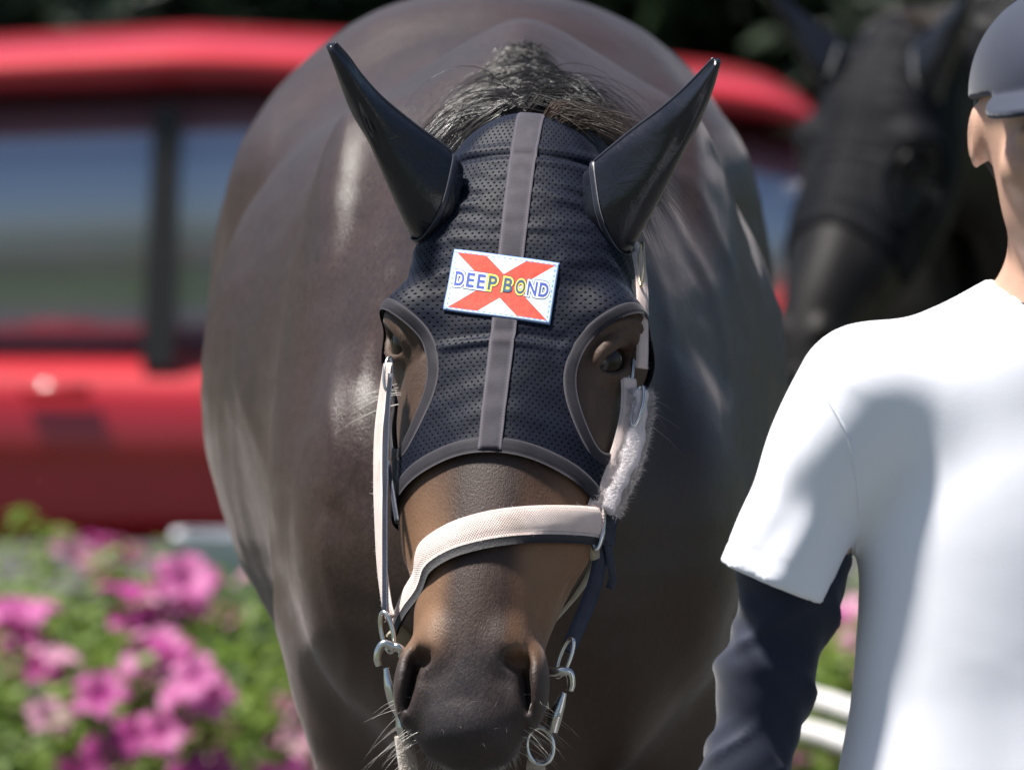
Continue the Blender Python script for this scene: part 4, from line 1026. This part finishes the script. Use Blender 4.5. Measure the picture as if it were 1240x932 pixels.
# ------------------------------------------------------------------ red car
def car():
    Y0 = 22.0; root = thing('red_car', (-.2, Y0 + .8, 0), 'blurred red car parked behind the flower bed', 'car')
    RED = Mat('red_paint'); co = RED.coord(); RED = RED.set(color=RED.ramp(RED.noise(4, 3, co), [(.3, (.38, .014, .022)), (.7, (.44, .020, .030))]), rough=.30, spec=.5, coat=.6, coat_r=.06)
    GL = Mat('tinted_glass').set(color=(.36, .39, .46), rough=.22, metal=.75, coat=1.0, coat_r=.02); DARK = plain('black_trim', (.012, .012, .013), .6)
    x0, x1 = -2.25, 1.85; S = np.linspace(0, 1, 60)
    def loft_obj(name, xs, zlo, zhi, half, mat, parent, n=3.5, k=32, yc=Y0 + .8):
        V = []; 
        for x, a, b, w in zip(xs, zlo, zhi, half):
            for q in range(k):
                t = 2 * np.pi * q / k; cx, sx = math.cos(t), math.sin(t); ex = 2 / n
                V.append((x, yc + w * np.sign(cx) * abs(cx) ** ex, (a + b) / 2 + (b - a) / 2 * np.sign(sx) * abs(sx) ** ex))
        m_ = len(xs); F = [(i * k + q, i * k + (q + 1) % k, (i + 1) * k + (q + 1) % k, (i + 1) * k + q) for i in range(m_ - 1) for q in range(k)] + [tuple(range(k))[::-1], tuple((m_ - 1) * k + q for q in range(k))]
        return make_obj(name, V, F, mat, parent)
    xs = np.linspace(x0, x1, 60); e = np.minimum((xs - x0) / .25, (x1 - xs) / .35); taper = np.clip(e, 0, 1) ** .4
    zhi = np.interp(xs, [x0, -2.0, -1.4, 0, .9, 1.5, x1], [.62, .70, .685, .67, .64, .58, .46])
    body = loft_obj('body', xs, .22 + .06 * (1 - taper), zhi, .80 * (.8 + .2 * taper), RED, root, 4.5)
    xs = np.linspace(-2.05, 1.18, 50); zt = np.interp(xs, [-2.05, -1.7, -1.3, -.6, 0, .5, .72, 1.18], [.70, 1.10, 1.24, 1.27, 1.235, 1.175, 1.10, .66]); w = np.interp(zt, [.66, 1.27], [.76, .66])
    cab = loft_obj('glasshouse', xs, np.full(50, .56), zt, w, GL, root, 4.0); tag(cab, 'grey-blue side windows')
    xs = np.linspace(-1.75, .70, 44); e = np.clip(np.minimum((xs + 1.75) / .2, (.70 - xs) / .12), 0, 1) ** .5
    zb = np.interp(xs, [-1.75, -1.3, -.6, 0, .5, .7], [1.10, 1.20, 1.222, 1.205, 1.16, 1.135]); zt = np.interp(xs, [-1.75, -1.3, -.73, 0, .5, .7], [1.20, 1.34, 1.372, 1.335, 1.28, 1.225])
    loft_obj('roof', xs, zb, zb + (zt - zb) * (.4 + .6 * e), .70 * (.9 + .1 * e), RED, root, 2.6)
    for x, sl_ in ((-1.50, .05), (-.78, .02), (.28, -.02)):
        v = np.array([(x - .035, Y0 + .04, .63), (x + .035, Y0 + .04, .63), (x + .03 + sl_, Y0 + .115, 1.20), (x - .03 + sl_, Y0 + .115, 1.20)]); v2 = v + np.array([0, .05, 0])
        make_obj('pillar', np.r_[v, v2], [(0, 1, 2, 3), (7, 6, 5, 4), (0, 4, 5, 1), (1, 5, 6, 2), (2, 6, 7, 3), (3, 7, 4, 0)], DARK, root, smooth=False)
    for x in (-1.55, 1.10):
        a = np.linspace(0, 2 * np.pi, 40, endpoint=False)
        for yy in (Y0 + .06, Y0 + 1.54):
            prof = [(.19, -.08), (.27, -.09), (.295, -.06), (.295, .06), (.27, .09), (.19, .08)]
            V = [(x + r_ * math.cos(t), yy + d, .295 + r_ * math.sin(t)) for t in a for r_, d in prof]; F = [(i * 6 + q, i * 6 + (q + 1) % 6, ((i + 1) % 40) * 6 + (q + 1) % 6, ((i + 1) % 40) * 6 + q) for i in range(40) for q in range(6)]
            wh = make_obj('wheel', V, F, plain('tyre', (.02, .02, .02), .85), root)
            V = [(x + r_ * math.cos(t), yy + d, .295 + r_ * math.sin(t)) for t in a for r_, d in ((.195, -.07), (.17, -.055), (.05, -.075), (.01, -.075))]; F = [(i * 4 + q, i * 4 + q + 1, ((i + 1) % 40) * 4 + q + 1, ((i + 1) % 40) * 4 + q) for i in range(40) for q in range(3)]
            make_obj('rim', V, F, STEEL, wh)
    for x in (-1.0, -.05): make_obj('door_handle', *box(x, Y0 - .012, .585, .15, .03, .025), RED, root)
    v, f = uv_sphere((x1 - .12, Y0 + .16, .50), .1, 16, 10, (1, .9, .55)); make_obj('headlight', v, f, GL, root)
    v, f = uv_sphere((x0 + .10, Y0 + .16, .56), .1, 16, 10, (.8, .9, .7)); make_obj('tail_light', v, f, RED, root)
    v, f = uv_sphere((.62, Y0 - .06, .76), .08, 16, 10, (.6, 1, .7)); make_obj('mirror', v, f, RED, root)
car()

# ------------------------------------------------------------------ dark trees behind
TREEL = [leaf_mat('evergreen_leaf', (.012, .028, .010), (.030, .058, .016), .12), leaf_mat('laurel_leaf', (.010, .022, .010), (.022, .042, .014), .12)]
BARK = plain('bark', (.05, .04, .032), .9, .3, 10, .6, 40)
for k, (x, y, rx, h, lab) in enumerate([(-3.3, 31.0, 1.5, 4.2, 'dark evergreen tree beyond the tail of the red car'), (-1.55, 30.2, 1.3, 3.6, 'dense dark tree rising over the red car roof'),
        (.10, 31.2, 1.4, 4.4, 'dark tree hidden by the croup of the bay horse'), (1.55, 30.4, 1.25, 3.9, 'green-black tree between the bay horse and the blurred horse ear'), (3.1, 31.0, 1.5, 4.3, 'dark evergreen tree behind the handler')]):
    r = np.random.default_rng(300 + k); root = thing('evergreen_tree', (x, y, 0), lab, 'tree', 'dark trees behind the paddock')
    v, f = tube(catmull([(x, y, 0), (x + .06, y, h * .4), (x - .05, y, h * .8)], 10), np.linspace(.16, .05, 10), 10); mb = MB().add(v, f)
    for j in range(9):
        a = r.uniform(0, 6.28); z = r.uniform(.25, .75) * h; v, f = tube(catmull([(x, y, z), (x + math.cos(a) * rx * .4, y + math.sin(a) * rx * .4, z + .2), (x + math.cos(a) * rx * .85, y + math.sin(a) * rx * .85, z + .45)], 7), np.linspace(.05, .015, 7), 6); mb.add(v, f)
    mb.build('trunk', BARK, root)
    n = 9000; P, N = dome(n, (x, y, h * .42), rx, rx, h * .6, r, .14, .5); low = P.copy(); m_ = r.random(n) < .45; P[m_, 2] = r.uniform(.15, h * .5, m_.sum()); v, f = leaves(P, N, .15, r); make_obj('crown', v, f, TREEL[k % 2], root)

for k, (j, x, y, rz, sc_) in enumerate(((0, -5.6, 30.6, 1.1, 1.05), (1, -7.6, 31.2, 2.0, 1.2), (2, -9.8, 30.4, 3.0, 1.1), (3, -12.2, 31.0, 4.0, 1.25), (0, -14.6, 30.8, 5.0, 1.1), (4, 5.2, 30.5, .8, 1.1), (1, 7.2, 31.1, 2.9, 1.2), (2, 9.4, 30.6, 1.9, 1.0), (3, 11.7, 31.0, 5.1, 1.2), (0, 14.0, 30.7, 2.4, 1.1))):
    o = copy_tree(bpy.data.objects['evergreen_tree' + ('.%03d' % j if j else '')]); o.location = (x, y, 0); o.rotation_euler = (0, 0, rz); o.scale = (sc_, sc_, sc_); o['label'] = ORD[k % 5] + ' dark evergreen of the tree row counted from ' + ('the tail of the red car' if k < 5 else 'the blurred horse outwards')

for k, (j, x, rz) in enumerate(((2, -4.4, .4), (3, -2.5, 1.3), (4, -.7, 2.2), (0, .9, 3.3), (1, 2.4, 4.1), (2, 4.2, 5.2))):
    o = copy_tree(bpy.data.objects['evergreen_tree' + ('.%03d' % j if j else '')]); o.location = (x, 33.6, 0); o.rotation_euler = (0, 0, rz); o['label'] = ('first', 'second', 'third', 'fourth', 'fifth', 'sixth')[k] + ' evergreen of the rear tree row, filling gaps above the red car'

# ------------------------------------------------------------------ the handler
YH = 8.62
def hp(px, py, dy=0.0): return unproj(px, py, YH + dy)
PM = FPX / YH
SH, EL, WR = hp(1024, 486), hp(926, 830, .02), hp(872, 1096, -.02)
CX = hp(1290, 600)[0]; mir = lambda p: np.array([2 * CX - p[0], p[1], p[2]])
SH2, EL2, WR2 = mir(SH), mir(hp(940, 826, .04)), mir(hp(915, 1096, -.02))
ZS = SH[2]
def hand(P, w, e, sg):
    d = nrm(w - e); palm = w + d * .045; side_ = np.array([0, 1.0, 0]); side_ = nrm(side_ - d * (d @ side_)); nor = np.cross(d, side_) * sg
    dd = smin(cone(P, w, w + d * .03, .027, .030), ell(P, palm + d * .012, (.022, .042, .050), np.stack([nor, side_, d], 1)), .02)
    for k, (o, ln) in enumerate(((-.030, .070), (-.010, .080), (.010, .076), (.029, .060))):
        b = palm + d * .045 + side_ * o; m1 = b + d * ln * .45 + nor * .012; m2 = m1 + d * ln * .25 + nor * .022; m3 = m2 + d * .05 * ln - nor * -.024
        dd = smin(dd, chain(P, [(b, .0105), (m1, .0095), (m2, .0085), (m3, .0075)], .004), .005)
    b = palm - side_ * .032 - d * .01; m1 = b - side_ * .022 + d * .030 + nor * .012; m2 = m1 + d * .030 + nor * .016
    return smin(dd, chain(P, [(b, .013), (m1, .011), (m2, .009)], .004), .012)
NECKB = np.array([CX, YH + .02, ZS + .045]); HC_ = np.array([CX, YH - .01, ZS + .225])
def face(P):
    q = P - HC_; q = np.stack([np.abs(q[:, 0]), q[:, 1], q[:, 2]], 1)
    d = ell(q, (0, .012, .030), (.074, .093, .088)); d = smin(d, ell(q, (0, -.022, -.045), (.058, .062, .070)), .03); d = smin(d, ell(q, (0, -.055, -.088), (.026, .026, .020)), .025)
    d = smin(d, ell(q, (.034, -.062, -.022), (.026, .022, .024)), .02)
    d = smin(d, chain(q, [((0, -.080, .012), .010), ((0, -.098, -.018), .0125), ((0, -.092, -.026), .012)], .01), .012); d = smin(d, ell(q, (.012, -.086, -.026), (.009, .011, .008)), .006)
    d = smax(d, -ell(q, (.032, -.094, .008), (.019, .014, .011)), .010)
    d = smin(d, ell(q, (.032, -.074, .006), (.015, .012, .0105)), .004)
    d = smin(d, ell(q, (0, -.082, -.053), (.022, .012, .0065)), .006); d = smin(d, ell(q, (0, -.081, -.065), (.019, .012, .007)), .005); d = smax(d, -ell(q, (0, -.097, -.0585), (.022, .012, .0016)), .003)
    d = smin(d, ell(q, (.077, .012, .002), (.008, .017, .026)), .012); d = smax(d, -ell(q, (.087, .006, .0), (.006, .009, .018)), .004)
    return d
def torso_core(P, g=0.0):
    c = np.array([CX, YH + .03, 0]); q = P - c
    d = ell(q, (0, 0, ZS - .16), (.150 + g, .095 + g, .26)); d = smin(d, ell(q, (0, 0, ZS - .46), (.145 + g, .098 + g, .18)), .08)
    d = smin(d, chain(P, [(SH + np.array([.03, .02, -.008]), .042 + g), (NECKB, .052 + g * .4), (SH2 + np.array([-.03, .02, -.008]), .042 + g)], .05), .05); return d
def person_sdf(P):
    d = torso_core(P); d = smin(d, chain(P, [(NECKB, .052), (HC_ + np.array([0, .02, -.05]), .048)], .02), .03); d = smin(d, face(P), .02)
    for s_, e_, w_, sg in ((SH, EL, WR, 1), (SH2, EL2, WR2, -1)):
        d = smin(d, chain(P, [(s_ + (e_ - s_) * .10, .040), ((s_ + e_) / 2, .036), (e_, .030), (e_ * .6 + w_ * .4, .026), (w_, .023)], .02), .03); d = smin(d, hand(P, w_, e_, sg), .01)
    for sg in (-1, 1):
        hx = CX + sg * .085; d = smin(d, chain(P, [((hx, YH + .03, ZS - .56), .095), ((hx, YH + .02, ZS - .86), .060), ((hx, YH + .04, .10), .038)], .03), .04)
    return d
SKIN = plain('skin', (.48, .29, .21), .5, .10, 30, .15, 400, sss=.08)
person = thing('person', (CX, YH, 0), 'handler in a white short-sleeved shirt over navy sleeves beside the bay horse', 'person')
v, f = surface_nets(person_sdf, (CX - .50, YH - .25, .05), (CX + .50, YH + .27, ZS + .40), .0065); make_obj('body', v, f, SKIN, person)
def cloth(name, base, amp=.18, rough=.8, **kw):
    m = Mat(name); co = m.coord(); w = m.noise(1100, 2, co)
    return m.set(color=m.ramp(m.noise(14, 3, co), [(.3, tuple(x * (1 - amp) for x in base)), (.7, base)]), rough=rough, spec=.25, normal=m.bump(w, .25, .0006, m.bump(m.noise(9, 2, co, .4, .3), .12, .012)), sheen=.2, **kw)
SHIRT = cloth('white_shirt', (.82, .83, .90), .02); UNDER = cloth('navy_undershirt', (.009, .014, .034), .25, .7); TROUS = cloth('navy_trousers', (.03, .034, .05), .2)
SL0, SL1, SL2 = hp(1046, 474), hp(1004, 545), hp(938, 707)
def shirt_sdf(P):
    d = torso_core(P, .026); c = P - np.array([CX, YH + .03, 0])
    d = smin(d, ell(c, (0, 0, ZS - .42), (.204, .128, .30)), .06); d = smin(d, ell(c, (0, 0, ZS - .60), (.208, .140, .20)), .05)
    a = np.arctan2(c[:, 1], c[:, 0]); low = np.clip((ZS - .22 - P[:, 2]) / .25, 0, 1)
    d = d + low * .005 * np.sin(a * 7 + 2 * np.sin(P[:, 2] * 5)) + low * .0015 * np.sin(a * 13 + P[:, 2] * 9)
    for A_, B_, C_ in ((SL0, SL1, SL2), (mir(SL0), mir(SL1), mir(SL2))):
        ax = nrm(C_ - B_); s_ = chain(P, [(A_, .053), (B_, .0460), (C_ + ax * .05, .0505)], .03)
        t = (P - B_) @ ax; r_ = P - B_ - t[:, None] * ax; ang = np.arctan2(r_[:, 1], r_[:, 0])
        s_ = s_ + np.clip(t / .08, 0, 1) * (.0022 * np.sin(ang * 3 + 1.2) + .0012 * np.sin(ang * 7 + t * 30)) + .0007 * np.exp(-((t - np.linalg.norm(C_ - B_) + .020) / .0018) ** 2)
        cut = (P - C_) @ ax; s_ = smax(s_, cut, .003)
        d = smin(d, s_, .034)
    d = smax(d, ZS - .60 - P[:, 2], .004); nk = np.linalg.norm((P - NECKB)[:, :2] * np.array([1, .9]), axis=1)
    return smax(d, -np.maximum(nk - .062, ZS + .02 - P[:, 2]), .006)
v, f = surface_nets(shirt_sdf, (CX - .46, YH - .20, ZS - .74), (CX + .46, YH + .26, ZS + .14), .005); shirt = make_obj('shirt', v, f, SHIRT, person)
SBV = BVHTree.FromPolygons([Vector(p) for p in v], [tuple(int(i) for i in q_) for q_ in f])
pts = [ray_px(px, py, SBV, .0002)[0] for px, py in ((992, 460), (1002, 482), (1015, 505), (1027, 530), (1036, 570), (1040, 620), (1036, 670))]
pts = [p for p in pts if p is not None]; v, f = tube(catmull(pts, 60), .0011, 6); make_obj('sleeve_seam', v, f, SHIRT, shirt)
WRK = [(rw.uniform(-.10, .30), rw.uniform(0, 6.28), rw.uniform(.5, 1.0), rw.uniform(.006, .011), rw.uniform(.0020, .0044), rw.uniform(-.035, .035)) for _ in range(52)]
def under_sdf(P):
    d = None
    for s_, e_, w_ in ((SH, EL, WR), (SH2, EL2, WR2)):
        m1 = s_ * .35 + e_ * .65; k = chain(P, [((s_ + e_) / 2, .0375), (m1, .0365), (e_, .0345), (e_ * .6 + w_ * .4, .0300), (w_ - nrm(w_ - e_) * .01, .027)], .03)
        ax = nrm(w_ - (s_ + e_) / 2); t = (P - (s_ + e_) / 2) @ ax; r_ = P - (s_ + e_) / 2 - t[:, None] * ax; ang = np.arctan2(r_[:, 1], r_[:, 0])
        for t0, a0, wd, w, am, sl_ in WRK:
            da = np.angle(np.exp(1j * (ang - a0))); k = k - am * np.exp(-((t - t0 - sl_ * da) / w) ** 2) * np.exp(-(da / (wd * 1.6)) ** 2)
        d = k if d is None else np.minimum(d, k)
    return d
for x0_, x1_ in ((CX - .46, CX - .02), (CX + .02, CX + .46)):
    v, f = surface_nets(under_sdf, (x0_, YH - .12, WR[2] - .03), (x1_, YH + .16, ZS), .0045); make_obj('undershirt_sleeve', v, f, UNDER, person)
def trouser_sdf(P):
    d = ell(P, (CX, YH + .03, ZS - .60), (.165, .120, .13))
    for sg in (-1, 1):
        hx = CX + sg * .085; k = chain(P, [((hx, YH + .03, ZS - .58), .108), ((hx, YH + .02, ZS - .86), .080), ((hx, YH + .04, .09), .064)], .03); d = smin(d, k, .03)
    return smax(d, .075 - P[:, 2], .004)
v, f = surface_nets(trouser_sdf, (CX - .30, YH - .20, .04), (CX + .30, YH + .25, ZS - .42), .009); make_obj('trousers', v, f, TROUS, person)
for sg in (-1, 1):
    hx = CX + sg * .085; v, f = surface_nets(lambda P: smax(smin(ell(P, (hx, YH - .05, .045), (.048, .135, .050)), cone(P, (hx, YH + .04, .05), (hx, YH + .04, .12), .046, .044), .03), .003 - P[:, 2], .004), (hx - .08, YH - .22, -.02), (hx + .08, YH + .14, .18), .008)
    make_obj('shoe', v, f, plain('black_shoe', (.015, .015, .016), .4), person)
def cap_sdf(P):
    q = P - HC_; d = smax(ell(q, (0, .012, .040), (.084, .102, .092)), -(q[:, 2] - .036 - q[:, 1] * -.08), .004)
    br = smax(np.abs(q[:, 2] - (.046 - 3.2 * q[:, 0] ** 2 + .16 * (q[:, 1] + .07))) * .9 - .0034, (np.sqrt((q[:, 0] / .074) ** 2 + ((q[:, 1] + .085) / .080) ** 2) - 1) * .07, .002)
    return smin(d, br, .004)
v, f = surface_nets(cap_sdf, HC_ - np.array([.13, .21, .02]), HC_ + np.array([.13, .16, .17]), .0031); make_obj('cap', v, f, cloth('navy_cap', (.020, .026, .050), .2), person)
hr = smax
v, f = surface_nets(lambda P: smax(smax(ell(P - HC_, (0, .022, .020), (.080, .095, .085)), -(P[:, 1] - HC_[1] - .022), .01), HC_[2] - .055 - P[:, 2], .01), HC_ - np.array([.12, .12, .12]), HC_ + np.array([.12, .16, .14]), .005); make_obj('hair', v, f, HAIR, person)
EYW = plain('human_eye', (.30, .27, .25), .1, .1); 
for sg in (-1, 1):
    v, f = uv_sphere(HC_ + np.array([sg * .032, -.0765, .006]), .0105, 20, 14); e_ = make_obj('eye', v, f, EYW, person)
    v, f = uv_sphere(HC_ + np.array([sg * .032, -.0835, .006]), .0052, 16, 10, (1, .75, 1)); make_obj('iris', v, f, EYEM, e_)
